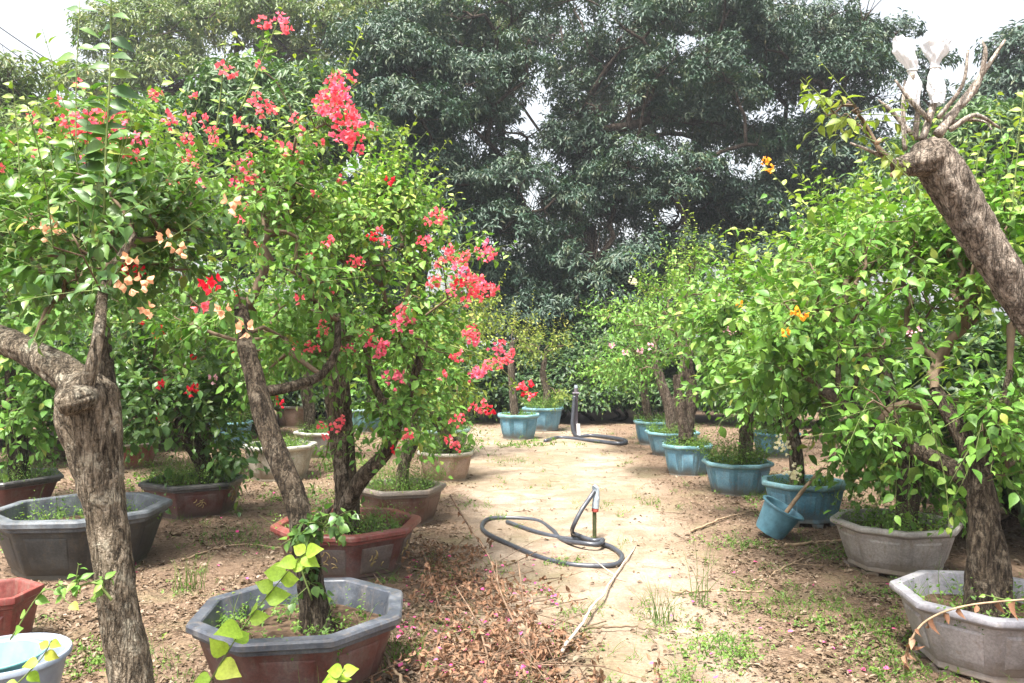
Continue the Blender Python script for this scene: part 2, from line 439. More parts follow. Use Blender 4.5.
M['p_grey'] = pot_mat('plastic_warm_grey', (.30, .275, .255), (.35, .32, .30), (.21, .165, .12), .55, .45)
M['p_greyrim2'] = pot_mat('plastic_grey_rim', (.31, .29, .275), (.37, .345, .325), (.26, .22, .18), .5, .35)
M['p_cream'] = pot_mat('concrete_cream', (.36, .335, .28), (.44, .41, .35), (.24, .20, .15), .7, .5, .2)
M['p_creamrim'] = pot_mat('concrete_cream_rim', (.50, .485, .43), (.56, .54, .48), (.3, .26, .2), .7, .3, .2)
M['p_terra'] = pot_mat('terracotta_pale', (.33, .22, .165), (.40, .30, .24), (.28, .22, .16), .7, .4, .2)
M['basin_rim'] = plain('basin_pale_blue_plastic', (.25, .29, .36), .38, .5, .15)
M['basin_teal'] = plain('basin_turquoise_plastic', (.15, .36, .35), .35, .5, .15)
M['motif'] = plain('faded_gold_motif', (.36, .27, .12), .6, .3, .3)

def bag_material():
    m, nt, N = newmat('clear_white_plastic'); L = nt.links.new
    p = N('ShaderNodeBsdfPrincipled'); p.inputs['Base Color'].default_value = (.74, .75, .78, 1)
    p.inputs['Roughness'].default_value = .28; p.inputs['Specular IOR Level'].default_value = .7
    t = N('ShaderNodeBsdfTranslucent'); t.inputs['Color'].default_value = (.6, .61, .63, 1)
    tr = N('ShaderNodeBsdfTransparent')
    tc = N('ShaderNodeTexCoord'); nz = noise_tex(N, L, tc.outputs['Object'], 40, 5, .6, 1.0)
    b = N('ShaderNodeBump'); b.inputs['Strength'].default_value = .8; b.inputs['Distance'].default_value = .008
    L(nz, b.inputs['Height']); L(b.outputs[0], p.inputs['Normal'])
    a = N('ShaderNodeMixShader'); a.inputs[0].default_value = .25; L(p.outputs[0], a.inputs[1]); L(t.outputs[0], a.inputs[2])
    c = N('ShaderNodeMixShader'); c.inputs[0].default_value = .05; L(a.outputs[0], c.inputs[1]); L(tr.outputs[0], c.inputs[2])
    o = N('ShaderNodeOutputMaterial'); L(c.outputs[0], o.inputs[0])
    return m
M['bag'] = bag_material()

def ground_material():
    m, nt, N = newmat('sandy_soil'); L = nt.links.new
    tc = N('ShaderNodeTexCoord'); v = tc.outputs['Object']
    big = noise_tex(N, L, v, .8, 5, .6); med = noise_tex(N, L, v, 4.5, 6, .65, .4); fine = noise_tex(N, L, v, 60, 6, .7)
    peb = noise_tex(N, L, v, 170, 3, .6)
    sand = mixc(N, L, ramp(N, L, med, [(.40, 0), (.60, 1)]), (.225, .170, .125), (.365, .292, .225))
    sand = mixc(N, L, ramp(N, L, big, [(.42, 0), (.62, .75)]), sand, (.20, .15, .10))
    dirt = mixc(N, L, ramp(N, L, fine, [(.35, 0), (.65, 1)]), (.105, .068, .046), (.215, .150, .105))
    # the trodden path is bare sand; towards the rows of pots the soil is darker mulch
    att = N('ShaderNodeAttribute', attribute_name='age')
    add = N('ShaderNodeMath', operation='ADD'); L(att.outputs['Fac'], add.inputs[0])
    sc = N('ShaderNodeMath', operation='MULTIPLY_ADD'); L(med, sc.inputs[0]); sc.inputs[1].default_value = 1.6; sc.inputs[2].default_value = -.8
    L(sc.outputs[0], add.inputs[1])
    mask = ramp(N, L, add.outputs[0], [(.15, 0), (.65, .95)])
    col = mixc(N, L, mask, sand, dirt)
    moss = noise_tex(N, L, v, 1.7, 5, .6)
    col = mixc(N, L, ramp(N, L, moss, [(.52, 0), (.68, .5)]), col, (.165, .155, .08))
    col = mixc(N, L, 1.0, col, ramp(N, L, fine, [(.25, .60), (.7, 1.15)]), 'MULTIPLY')
    deb = noise_tex(N, L, v, 24, 5, .7, .8)
    col = mixc(N, L, ramp(N, L, deb, [(.54, 0), (.66, .6)]), col, (.20, .13, .085))
    col = mixc(N, L, ramp(N, L, peb, [(.66, 0), (.74, .6)]), col, (.24, .17, .12))
    p = N('ShaderNodeBsdfPrincipled'); L(col, p.inputs['Base Color']); p.inputs['Roughness'].default_value = .95
    p.inputs['Specular IOR Level'].default_value = .12
    h = N('ShaderNodeMath', operation='MULTIPLY_ADD'); L(fine, h.inputs[0]); h.inputs[1].default_value = .5; L(med, h.inputs[2])
    b = N('ShaderNodeBump'); b.inputs['Strength'].default_value = .8; b.inputs['Distance'].default_value = .03
    L(h.outputs[0], b.inputs['Height']); L(b.outputs[0], p.inputs['Normal'])
    o = N('ShaderNodeOutputMaterial'); L(p.outputs[0], o.inputs[0])
    return m

# ------------------------------------------------------------------ ground
def litter_mask(x, y):
    """0 = bare trodden path, 1 = mulch under the rows of pots"""
    left = -0.15 - 0.085 * (y - 3.0) if np.isscalar(y) else -0.15 - 0.085 * np.maximum(y - 3.0, -1)
    left = np.where(y < 3.6, 0.18, left)
    right = np.where(y < 7, 1.05 + 0.10 * (y - 3.0), 1.45 + 0.02 * (y - 7))
    a = np.clip((left - x) / 0.5 + .5, 0, 1); b = np.clip((x - right) / 0.6 + .5, 0, 1)
    c = np.clip((y - 13.2) / 1.5, 0, 1)
    return np.maximum(np.maximum(a, b), c)

def ground_z(x, y):
    return (0.012 * np.sin(1.9 * x + .7) * np.sin(1.3 * y) + .008 * np.sin(4.1 * x + 2 * y) * np.cos(3.3 * y - x)
            + .005 * np.sin(9 * x - 5 * y + 1) * np.sin(7 * y + 3 * x))

def build_ground():
    xs = np.concatenate([[-600, -250, -100, -45, -22, -14], np.linspace(-9, 7, 201), [12, 20, 45, 100, 250, 600]])
    ys = np.concatenate([[-600, -200, -60, -20, -6, -2], np.linspace(0, 17, 213), [20, 25, 35, 60, 120, 300, 900]])
    X, Y = np.meshgrid(xs, ys)
    near = (np.abs(X) < 11) & (Y > -1) & (Y < 18)
    Z = np.where(near, ground_z(X, Y), 0.0)
    V = np.stack([X, Y, Z], -1).reshape(-1, 3)
    nx, ny = len(xs), len(ys)
    i = np.arange(ny - 1)[:, None] * nx; j = np.arange(nx - 1)[None]
    q = np.stack([i + j, i + j + 1, i + nx + j + 1, i + nx + j], -1).reshape(-1, 4)
    mb = MB(); mb.add(V, [q], litter_mask(V[:, 0], V[:, 1]))
    o = mb.build('ground', ground_material())
    o['kind'] = 'structure'; o['label'] = 'sandy trodden soil ground with a pale bare path between the pots'; o['category'] = 'ground'
build_ground()

# ------------------------------------------------------------------ pots
def polyring(n, R, z, rot=0.0, sx=1.0, sy=1.0, cham=0.05):
    if n >= 20:
        a = np.linspace(0, 2 * math.pi, n, endpoint=False)
        return np.stack([R * np.cos(a) * sx, R * np.sin(a) * sy, np.full(n, z)], -1)
    a = rot + np.arange(n) * 2 * math.pi / n
    cn = np.stack([R * np.cos(a), R * np.sin(a)], -1)
    P = []
    for i in range(n):
        c = cn[i]; p = cn[i - 1]; q = cn[(i + 1) % n]
        e0 = c + (p - c) * cham; e1 = c + (q - c) * cham
        P += [e0, (e0 + e1) * .25 + c * .5, e1]
    P = np.array(P) * np.array([sx, sy])
    P = np.column_stack([P, np.full(len(P), z)])
    for p in P:
        w = mnoise.noise(Vector((p[0] * 4.0 + R * 9, p[1] * 4.0, n * 3.1 + rot * 7)))
        q = mnoise.noise(Vector((p[0] * 3.0, p[1] * 3.0 + 9, rot * 5)))
        p[:2] *= 1 + .010 * w; p[2] += .005 * q * min(1, z / .2)
    return P

def lathe_rings(mb, rings, mi=0, close_bottom=False, close_top=False):
    k = len(rings[0]); n = len(rings)
    V = np.concatenate(rings)
    i = np.arange(n - 1)[:, None] * k; j = np.arange(k)[None]; j2 = (j + 1) % k
    q = np.stack([i + j, i + j2, i + k + j2, i + k + j], -1).reshape(-1, 4)
    faces = [q]
    if close_bottom:
        V = np.vstack([V, rings[0].mean(0)]); a = np.arange(k)
        faces.append(np.stack([(a + 1) % k, a, np.full(k, len(V) - 1)], -1))
    if close_top:
        V = np.vstack([V, rings[-1].mean(0)]); a = np.arange(k) + (n - 1) * k; b = (np.arange(k) + 1) % k + (n - 1) * k
        faces.append(np.stack([a, b, np.full(k, len(V) - 1)], -1))
    mb.add(V, faces, 0, mi)

POTS = {}
def make_pot(key, name, label, short, px, Y, w, h, n=8, rot=None, mats=('p_blue', 'p_blue', 'p_bluerim'), sx=1.0, sy=1.0,
             base=.70, feet=False, panel=True, soil=.74, group=None, motif=False, yaw=0.0, heavy=False):
    R = w / 2
    x = (px - 512) / F * Y
    root = thing(name, label, 'plant pot', (x, Y, -0.012), group, local=True)
    root.rotation_euler = (0, 0, yaw)
    if rot is None: rot = math.pi / n
    f = .10 * h if feet else 0.0
    mb = MB()
    top = .80 if heavy else .85
    prof = [(base - .06, f), (base, f), (base + .015, f + .02 * h), (base + .015, f + .10 * h), (base + .04, f + .13 * h), (.90, top * h), (.93, (top + .015) * h)]
    rings = [polyring(n, R * r, z, rot, sx, sy) for r, z in prof]
    lathe_rings(mb, rings, 0, close_bottom=True)
    if feet:
        for i in range(n):
            a = rot + i * 2 * math.pi / n
            c = np.array([math.cos(a) * R * sx * (base - .05), math.sin(a) * R * sy * (base - .05)])
            s = .05 * R * 2
            rg = []
            for (q, z) in ((.8, 0.0), (1.0, f + .004)):
                rg.append(np.array([[c[0] + dx * s * q, c[1] + dy * s * q, z] for dx, dy in ((-1, -1), (1, -1), (1, 1), (-1, 1))]))
            lathe_rings(mb, rg, 0, close_bottom=True)
    if panel and n < 20:
        z0, z1 = f + .20 * h, (top - .09) * h
        zz0, zz1 = f + .13 * h, top * h
        def rad(z): return base + .04 + (.90 - base - .04) * (z - zz0) / (zz1 - zz0)
        for i in range(n):
            a0 = rot + i * 2 * math.pi / n; a1 = a0 + 2 * math.pi / n
            def corner(z, t, off):
                r = R * rad(z)
                p0 = np.array([math.cos(a0) * r * sx, math.sin(a0) * r * sy]); p1 = np.array([math.cos(a1) * r * sx, math.sin(a1) * r * sy])
                p = p0 + (p1 - p0) * t
                nrm = unit(np.array([(p1 - p0)[1], -(p1 - p0)[0]]))
                return np.array([p[0] + nrm[0] * off, p[1] + nrm[1] * off, z])
            t = .16; b = .05; o1, o2 = .0012, .0075
            A = [corner(z0, t, o1), corner(z0, 1 - t, o1), corner(z1, 1 - t, o1), corner(z1, t, o1)]
            dz = (z1 - z0) * .08
            B = [corner(z0 + dz, t + b, o2), corner(z0 + dz, 1 - t - b, o2), corner(z1 - dz, 1 - t - b, o2), corner(z1 - dz, t + b, o2)]
            q = [(0, 1, 5, 4), (1, 2, 6, 5), (2, 3, 7, 6), (3, 0, 4, 7), (4, 5, 6, 7)]
            mb.add(np.array(A + B), [np.array(q)], 0, 1)
    mb.build('body', [M[mats[0]], M[mats[1]]], root, True, 30)
    rb = MB()
    t0 = top + .012
    rp = [(.915, t0 * h), (.955, (t0 + .015) * h), (.995, (t0 + .05) * h), (1.0, (t0 + .06) * h), (1.0, .965 * h), (.992, .99 * h), (.975, h), (.885, h), (.868, .99 * h), (.855, .95 * h), (.80, soil * h - .03)]
    if heavy: rp = [(.915, t0 * h), (.945, (t0 + .01) * h), (.95, (t0 + .06) * h), (.985, (t0 + .075) * h), (1.0, (t0 + .09) * h), (1.0, .965 * h), (.985, .995 * h), (.965, h), (.875, h), (.862, .985 * h), (.855, .95 * h), (.80, soil * h - .03)]
    lathe_rings(rb, [polyring(n, R * r, z, rot, sx, sy) for r, z in rp], 0)
    rb.build('rim', M[mats[2]], root, True, 30)
    # soil
    sb = MB(); rs = []
    for r in (.82, .6, .4, .2):
        g = polyring(n, R * r, soil * h, rot, sx, sy)
        g[:, 2] += np.array([.012 * mnoise.noise(Vector((p[0] * 14, p[1] * 14, px))) for p in g]) + .012 * (1 - r)
        rs.append(g)
    lathe_rings(sb, rs, 0, close_top=True)
    sb.build('soil', M['soil'], root, True)
    if motif:      # faded gold painted sprig on the panels that face the path
        mo = MB()
        r = R * (base + .04 + (.90 - base - .04) * .45) * math.cos(math.pi / n)
        for i in range(n):
            a = rot + (i + .5) * 2 * math.pi / n
            nrm = np.array([math.cos(a), math.sin(a), 0]); tg = np.array([-math.sin(a), math.cos(a), 0])
            slope = R * (.90 - base - .04) / ((top - .13) * h - f) * math.cos(math.pi / n)
            for q in range(7):
                rr = random.Random(i * 10 + q)
                s0 = np.array([rr.uniform(-.055, .055), rr.uniform(-.04, .03)]); ang = rr.uniform(-.6, 3.6); ln = rr.uniform(.02, .05)
                pts = []
                for u in np.linspace(0, 1, 5):
                    t_, z_ = s0[0] + math.cos(ang + u * .8) * ln * u, s0[1] + math.sin(ang + u * .8) * ln * u
                    pts.append(nrm * (r + slope * z_ + .014) * (sx if abs(nrm[0]) > .7 else sy if abs(nrm[1]) > .7 else (sx + sy) / 2) + tg * t_ + np.array([0, 0, .48 * h + z_]))
                tube(mo, pts, .0035, 4)
        mo.build('motif', M['motif'], root)
    POTS[key] = dict(x=x, y=Y, R=R, h=h, soil=soil * h - .012, short=short, sx=sx, sy=sy)
    return root

G_L = 'glazed and stone pots along the left side'
G_R = 'plastic pots in a row along the right side'
RB = ('p_redbrown', 'p_redbrown', 'p_slate')
make_pot('L1', 'octagonal_pot', 'octagonal red brown glazed pot with slate grey rim, nearest pot beside the dry brush', 'octagonal red brown pot with slate rim', 302, 3.19, .865, .30, 8, math.pi / 8 + .12, RB, heavy=True, base=.70, soil=.66, group=G_L, motif=False)
make_pot('L2', 'octagonal_pot', 'red glazed pot with bright red rim behind the nearest octagonal pot', 'red rimmed glazed pot', 348, 4.8, .90, .30, 8, math.pi / 8 - .1, ('p_redbrown', 'p_greybody', 'p_red'), heavy=True, base=.72, soil=.78, group=G_L, motif=True)
make_pot('L3', 'hexagonal_pot', 'brown hexagonal pot with pale rim, beside the path left of the coiled hose', 'brown hexagonal pot', 401, 6.15, .72, .29, 6, .25, ('p_brown', 'p_brown', 'p_brownrim'), heavy=True, soil=.85, group=G_L)
make_pot('L4', 'hexagonal_pot', 'pale terracotta pot beside the path, just behind the brown hexagonal pot', 'pale terracotta pot', 446, 8.2, .62, .30, 8, None, ('p_terra', 'p_terra', 'p_cream'), soil=.85, group=G_L)
make_pot('L5', 'octagonal_pot', 'wide pot with greenish white rim behind the pale terracotta pot', 'greenish white rimmed pot', 441, 9.8, .78, .38, 8, None, ('p_grey', 'p_grey', 'p_tealrim'), soil=.85, group=G_L)
make_pot('L5b', 'octagonal_pot', 'small teal pot at the back, partly hidden behind the greenish white rimmed pot', 'small teal pot at the back', 418, 12.3, .62, .36, 8, None, ('p_teal', 'p_teal', 'p_tealrim'), soil=.85, group=G_L)
make_pot('L6', 'octagonal_pot', 'light blue pot holding the thin sparse tree at the end of the path', 'light blue pot at the far end of the path', 518.5, 12.0, .68, .385, 8, None, ('p_blue', 'p_skyblue', 'p_bluerim'), soil=.86, group=G_L)
make_pot('L7', 'octagonal_pot', 'blue pot farthest down the path, nearest the black standpipe', 'farthest blue pot by the standpipe', 543, 13.4, .73, .385, 8, .2, ('p_blue', 'p_skyblue', 'p_bluerim'), soil=.86, group=G_L)
make_pot('L8', 'octagonal_pot', 'large weathered grey octagonal pot with broad rim behind the foreground trunk', 'large grey octagonal pot', 83, 4.9, 1.04, .37, 8, math.pi / 8 + .05, ('p_darkgrey', 'p_darkgrey', 'p_greyrim'), heavy=True, base=.70, soil=.62, group=G_L)
make_pot('L9', 'hexagonal_pot', 'dark red brown pot cut by the left edge, behind the large grey octagonal pot', 'dark red brown pot at the left edge', 2, 6.6, 1.0, .29, 6, .1, ('p_redbrown', 'p_redbrown', 'p_darkrim'), heavy=True, soil=.80, group=G_L)
make_pot('L10', 'hexagonal_pot', 'dark red hexagonal pot with black rim and faded gold motif', 'dark red pot with black rim', 195, 6.45, .84, .29, 6, .52, ('p_redbrown', 'p_redbrown', 'p_darkrim'), heavy=True, soil=.85, group=G_L, motif=True)
make_pot('L11', 'octagonal_pot', 'pinkish red pot behind and left of the dark red hexagonal pot', 'pinkish red pot', 128, 9.0, .70, .30, 8, None, ('p_red', 'p_red', 'p_brownrim'), soil=.85, group=G_L)
make_pot('L12', 'octagonal_pot', 'cream grey concrete pot behind the leaning trunk of the nearest pot', 'cream grey concrete pot', 280, 8.3, .78, .36, 8, None, ('p_cream', 'p_cream', 'p_creamrim'), soil=.85, group=G_L)
make_pot('L13', 'octagonal_pot', 'grey concrete pot right behind the cream grey concrete one', 'grey concrete pot', 326, 10.0, .80, .33, 8, None, ('p_grey', 'p_grey', 'p_creamrim'), soil=.85, group=G_L)
make_pot('L14', 'octagonal_pot', 'small far cream pot seen between the two trunks, farthest back on the left', 'small far cream pot', 297, 14.0, .80, .385, 8, None, ('p_terra', 'p_terra', 'p_creamrim'), soil=.85, group=G_L)
make_pot('L15', 'octagonal_pot', 'blue pot among weeds behind the dark red hexagonal pot', 'blue pot among weeds on the left', 232, 11.0, .60, .36, 8, None, ('p_skyblue', 'p_blue', 'p_bluerim'), soil=.85, group=G_L)
make_pot('L16', 'octagonal_pot', 'far teal pot seen through the flowering tree, left of the small teal pot', 'far teal pot under the flowering tree', 365, 13.2, .72, .385, 8, None, ('p_teal', 'p_teal', 'p_tealrim'), soil=.85, group=G_L)
make_pot('L17', 'hexagonal_pot', 'maroon red empty pot cut by the left edge, above the turquoise basin', 'maroon red pot at the left edge', -8, 3.5, .42, .27, 6, .5, ('p_red', 'p_red', 'p_red'), heavy=True, soil=.5, group=G_L)
BL = ('p_blue', 'p_skyblue', 'p_bluerim')
make_pot('R1', 'octagonal_pot', 'blue pot farthest back in the right row', 'farthest blue pot of the right row', 653, 11.3, .58, .34, 8, None, BL, soil=.86, group=G_R)
make_pot('R2', 'octagonal_pot', 'blue pot second from the back in the right row', 'second farthest blue pot on the right', 672, 10.1, .71, .31, 8, None, BL, soil=.86, group=G_R)
make_pot('R3', 'octagonal_pot', 'blue pot with twin stemmed tree, third from the back in the right row', 'third farthest blue pot on the right', 687, 8.5, .57, .335, 8, .2, ('p_skyblue', 'p_skyblue', 'p_bluerim'), soil=.86, group=G_R)
make_pot('R4', 'octagonal_pot', 'blue ribbed pot full of ferny weeds around a straight trunk', 'blue pot full of ferny weeds', 737, 7.4, .66, .305, 8, None, BL, soil=.86, group=G_R)
make_pot('R5', 'octagonal_pot', 'deep blue pot on feet right behind the tilted bucket', 'deep blue pot behind the bucket', 803, 6.15, .67, .325, 8, .1, ('p_blue', 'p_blue', 'p_bluerim'), feet=True, soil=.80, group=G_R)
make_pot('R6', 'octagonal_pot', 'dark teal pot in the shade of the second row, behind the ferny blue pot', 'dark teal pot in the second row', 775, 10.0, .62, .31, 8, None, ('p_teal', 'p_blue', 'p_blue'), soil=.85, group=G_R)
make_pot('R7', 'octagonal_pot', 'warm grey octagonal pot on feet, second nearest on the right', 'warm grey pot on feet', 894, 4.8, .745, .305, 8, math.pi / 8 + .15, ('p_grey', 'p_grey', 'p_greyrim2'), feet=True, soil=.78, group=G_R)
make_pot('R8', 'octagonal_pot', 'lavender grey octagonal pot nearest on the right, holding the thick gnarled trunk', 'lavender grey pot', 988, 3.32, .76, .31, 8, math.pi / 8 - .1, ('p_lav', 'p_lav', 'p_lavrim'), feet=True, soil=.70, group=G_R)
make_pot('LF', 'round_pot', 'round clay pot under the thick foreground trunk at lower left', 'round clay pot', 150, 1.95, .50, .27, 24, 0, ('p_terra', 'p_terra', 'p_terra'), panel=False, soil=.85, group=G_L)
make_pot('RF', 'octagonal_pot', 'grey pot just past the right edge holding the leaning pruned trunk', 'grey pot past the right edge', 1190, 2.6, .62, .30, 8, None, ('p_grey', 'p_grey', 'p_greyrim2'), soil=.85, group=G_R)

# nested basins, lower left
def basin(name, label, x, y, w, h, z0, mat, rimw, parts_mat):
    root = thing(name, label, 'basin', (x, y, z0), None, local=True)
    R = w / 2; mb = MB()
    lathe_rings(mb, [polyring(40, R * r, z) for r, z in ((.60, 0), (.66, 0), (.68, .01), (.93, h * .93))], 0, close_bottom=True)
    lathe_rings(mb, [polyring(40, R * r, z) for r, z in ((.90, h * .93), (.66, .012), (.3, .012))], 0, close_top=True)
    mb.build('bowl', M[mat], root, True, 40)
    rb = MB()
    lathe_rings(rb, [polyring(40, R * r, z) for r, z in ((.93, h * .92), (1.0, h * .94), (1.0, h * .985), (.985, h), (1 - rimw, h), (.895, h * .93))])
    rb.build('rim', M[parts_mat], root, True, 40)
bp = pt(4, 650, 2.72)
basin('plastic_basin', 'pale lavender blue round basin at the lower left corner, holding a turquoise one', bp[0], 2.72, .41, .285, -.01, 'basin_rim', .07, 'basin_rim')
basin('plastic_basin', 'turquoise round basin nested inside the pale lavender blue basin', bp[0] - .015, 2.69, .31, .10, .185, 'basin_teal', .06, 'basin_teal')

# ------------------------------------------------------------------ flowers
def cluster_mesh(n_bracts, spread, size, mat, seed, elong=1.0):
    rng = np.random.default_rng(seed)
    mb = MB()
    c = rnd_unit(rng, n_bracts) * spread * rng.uniform(.25, 1, (n_bracts, 1)); c[:, 2] *= elong
    tm = leaf_template(3, [.30, .40, .26], .30, .10)
    for p in c:
        ax0 = unit(p + rng.normal(size=3) * spread * .4 + np.array([0, 0, .2 * spread]))
        r1 = unit(np.cross(ax0, [.3, .5, .8])); r2 = np.cross(ax0, r1); ph = rng.uniform(0, 6.28)
        ax = []; nn = []
        for q in range(3):
            s = math.cos(ph + q * 2.09) * r1 + math.sin(ph + q * 2.09) * r2
            ax.append(ax0 * .85 + s * .55 + rng.normal(size=3) * .15); nn.append(ax0 * .5 - s)
        leaves(mb, np.repeat(p[None], 3, 0), np.array(ax), np.array(nn), size * rng.uniform(.8, 1.15, 3), tm, np.zeros(3))
    me = mb.build('flower_cluster', mat)
    data = me.data; bpy.data.objects.remove(me)
    return data

CL = {}
for mk in ('coral', 'pink', 'red', 'peach', 'orange', 'palepink', 'cream'):
    CL[mk] = [cluster_mesh(8, .034, .024, M[mk], 11), cluster_mesh(15, .050, .025, M[mk], 12), cluster_mesh(26, .068, .025, M[mk], 13, 1.3), cluster_mesh(4, .020, .025, M[mk], 14)]

def place_flowers(root, items, rng):
    o0 = Vector(root['_o'])
    for (px, py, Y, mk, v, sc) in items:
        o = bpy.data.objects.new('flower_cluster', CL[mk][v]); C.objects.link(o)
        p = pt(px, py, Y); o.parent = root
        o.location = Vector(p) - o0
        o.rotation_euler = (rng.uniform(-.5, .5), rng.uniform(-.5, .5), rng.uniform(0, 6.28)); o.scale = (sc,) * 3

# ------------------------------------------------------------------ trees in pots
def bark_disp(seed, ridge=.13, lump=.10, k=9, knots=()):
    def f(th, s, p):
        w = mnoise.noise(Vector((math.cos(th) * 1.3, math.sin(th) * 1.3, s * 5 + seed)))
        r = 1 - abs(math.sin(th * k / 2 + 2.6 * mnoise.noise(Vector((p[0] * 9 + seed, p[1] * 9, p[2] * 5)))))
        r *= .5 + .9 * abs(mnoise.noise(Vector((p[0] * 16, p[1] * 16 + seed, p[2] * 9))))
        g = mnoise.noise(Vector((p[0] * 55 + seed, p[1] * 55, p[2] * 34)))
        g2 = mnoise.noise(Vector((p[0] * 24 + seed, p[1] * 24, p[2] * 15)))
        v = 1 + lump * w - ridge * r ** 2 + .055 * g + .07 * g2
        for c, rad, amp in knots:
            d2 = (p[0] - c[0]) ** 2 + (p[1] - c[1]) ** 2 + (p[2] - c[2]) ** 2
            v += amp * math.exp(-d2 / (rad * rad)) * (1 + .5 * g2)
        return v
    return f

def sample_blob(rng, b, n):
    px, py, Y, rx, ry, rY = b
    d = rnd_unit(rng, n); r = rng.uniform(0, 1, n) ** (1 / 2.4)
    d = d * r[:, None]
    return np.array([pt(px + a[0] * rx, py + a[2] * ry, Y + a[1] * rY) for a in d])

def pot_tree(name, label, trunks, crowns, leafmat='leaf_bright', leaf_len=.07, tmpl=LEAF_BIG, m=9, per=4, Ls=.22, seed=1, bark='bark', young=.5,
             bend=-.10, out=0.6, upw=.35, tip=.0032, group=None, cat='tree', flowers=(), attach=.45, kseg=(20, 60), cut_ends=True, extra=None, knots=(), scatter=None, stem_r=.0022, whips=12, droop=.35):
    rng = np.random.default_rng(seed)
    base = pt(*trunks[0][0][:3])
    root = thing(name, label, cat, base, group)
    mb = MB(); bn = []; br = []
    for ti, tr in enumerate(trunks):
        P = np.array([pt(a, b, c) for a, b, c, r in tr]); R = np.array([r * c / F for a, b, c, r in tr])
        k, n = kseg
        n2 = max(8, int(n * min(1, len(tr) / 5)))
        PP = catmull(P, n2); RR = np.interp(np.linspace(0, len(P) - 1, n2), np.arange(len(P)), R)
        tube(mb, PP, RR, k, disp=bark_disp(seed * 3.1 + ti, knots=[(pt(a, b, c), r_, am) for a, b, c, r_, am in knots]))
        a0 = int(n2 * (attach if ti == 0 else .4))
        bn += list(PP[a0::2]); br += list(RR[a0::2] * .8)
    mb.build('trunk', M[bark], root, True)
    T = np.concatenate([sample_blob(rng, c[:6], c[6]) for c in crowns])
    T[:, 2] = np.maximum(T[:, 2], .12)
    fq = 5.5 / max(1.0, crowns[0][2] ** .6)
    if len(T) > 20: T = T[np.array([mnoise.noise(Vector(p * fq + seed)) > -.07 for p in T])]
    ch = grow(bn, br, T, rng, seg=.12, tip=tip)
    bb = MB(); lb = MB(); sb = MB()
    for P, r, d in ch: tube(bb, P, r, 5, cap=False)
    bb.build('branches', M['twig'], root, True)
    tops = np.array([c[0][-1] for c in ch]); dirs = np.array([c[2] for c in ch])
    ctr = np.concatenate([np.repeat(pt(*c[:3])[None], c[6], 0) for c in crowns]).mean(0)
    S = len(tops) * per
    o = np.repeat(tops, per, 0); 
    # some shoots start a little back along their twig
    back = np.array([c[0][max(0, len(c[0]) - 3)] for c in ch]); u = rng.uniform(0, 1, (S, 1)) * (np.arange(S) % per > 0)[:, None]
    o = o * (1 - u) + np.repeat(back, per, 0) * u
    d = rng.normal(size=(S, 3)) * .75 + np.repeat(dirs, per, 0) * .7 + unit(o - ctr) * out; d[:, 2] += upw
    L = Ls * 1.25 * rng.uniform(.4, 1.5, S)
    yg = young * rng.uniform(0, 1, S) ** 2 * np.clip(.5 + 1.2 * unit(o - ctr)[:, 2], 0, 1.4)
    shoots(lb, sb, o, d, L, m, leaf_len, rng, tmpl, bend, np.clip(yg, 0, 1), stem_r=stem_r, droop=droop)
    if whips:
        up = o[np.argsort(-(o[:, 2] + rng.normal(size=S) * .12))[:max(whips * 3, 6)]]
        wo = up[rng.integers(0, len(up), whips)]; wd = rng.normal(size=(whips, 3)) * .30; wd[:, 2] = 1; wd += unit(wo - ctr) * .35
        shoots(lb, sb, wo, wd, Ls * rng.uniform(1.2, 2.6, whips), 14, leaf_len * .85, rng, tmpl, -.05, np.full(whips, .95), stem_r=stem_r * 1.2, droop=.3)
    if extra: extra(lb, sb, rng)
    sb.build('twigs', M['twig_green'], root, True)
    lb.build('foliage', M[leafmat], root, True)
    place_flowers(root, flowers, rng)
    if scatter:          # single bract sprays at the ends of outer shoots that face the path
        n_, mk_, sc_ = scatter
        front = np.argsort(o[:, 1] - .6 * o[:, 2] + rng.normal(size=S) * .25)[:n_ * 3]
        for q in rng.choice(front, min(n_, len(front)), replace=False):
            f_ = bpy.data.objects.new('flower_cluster', CL[mk_][3]); C.objects.link(f_); f_.parent = root
            f_.location = Vector(o[q] + unit(d[q]) * L[q] * .9) - Vector(root['_o']); f_.rotation_euler = (rng.uniform(-.6, .6), rng.uniform(-.6, .6), rng.uniform(0, 6.28)); f_.scale = (sc_ * rng.uniform(.7, 1.1),) * 3
    return root

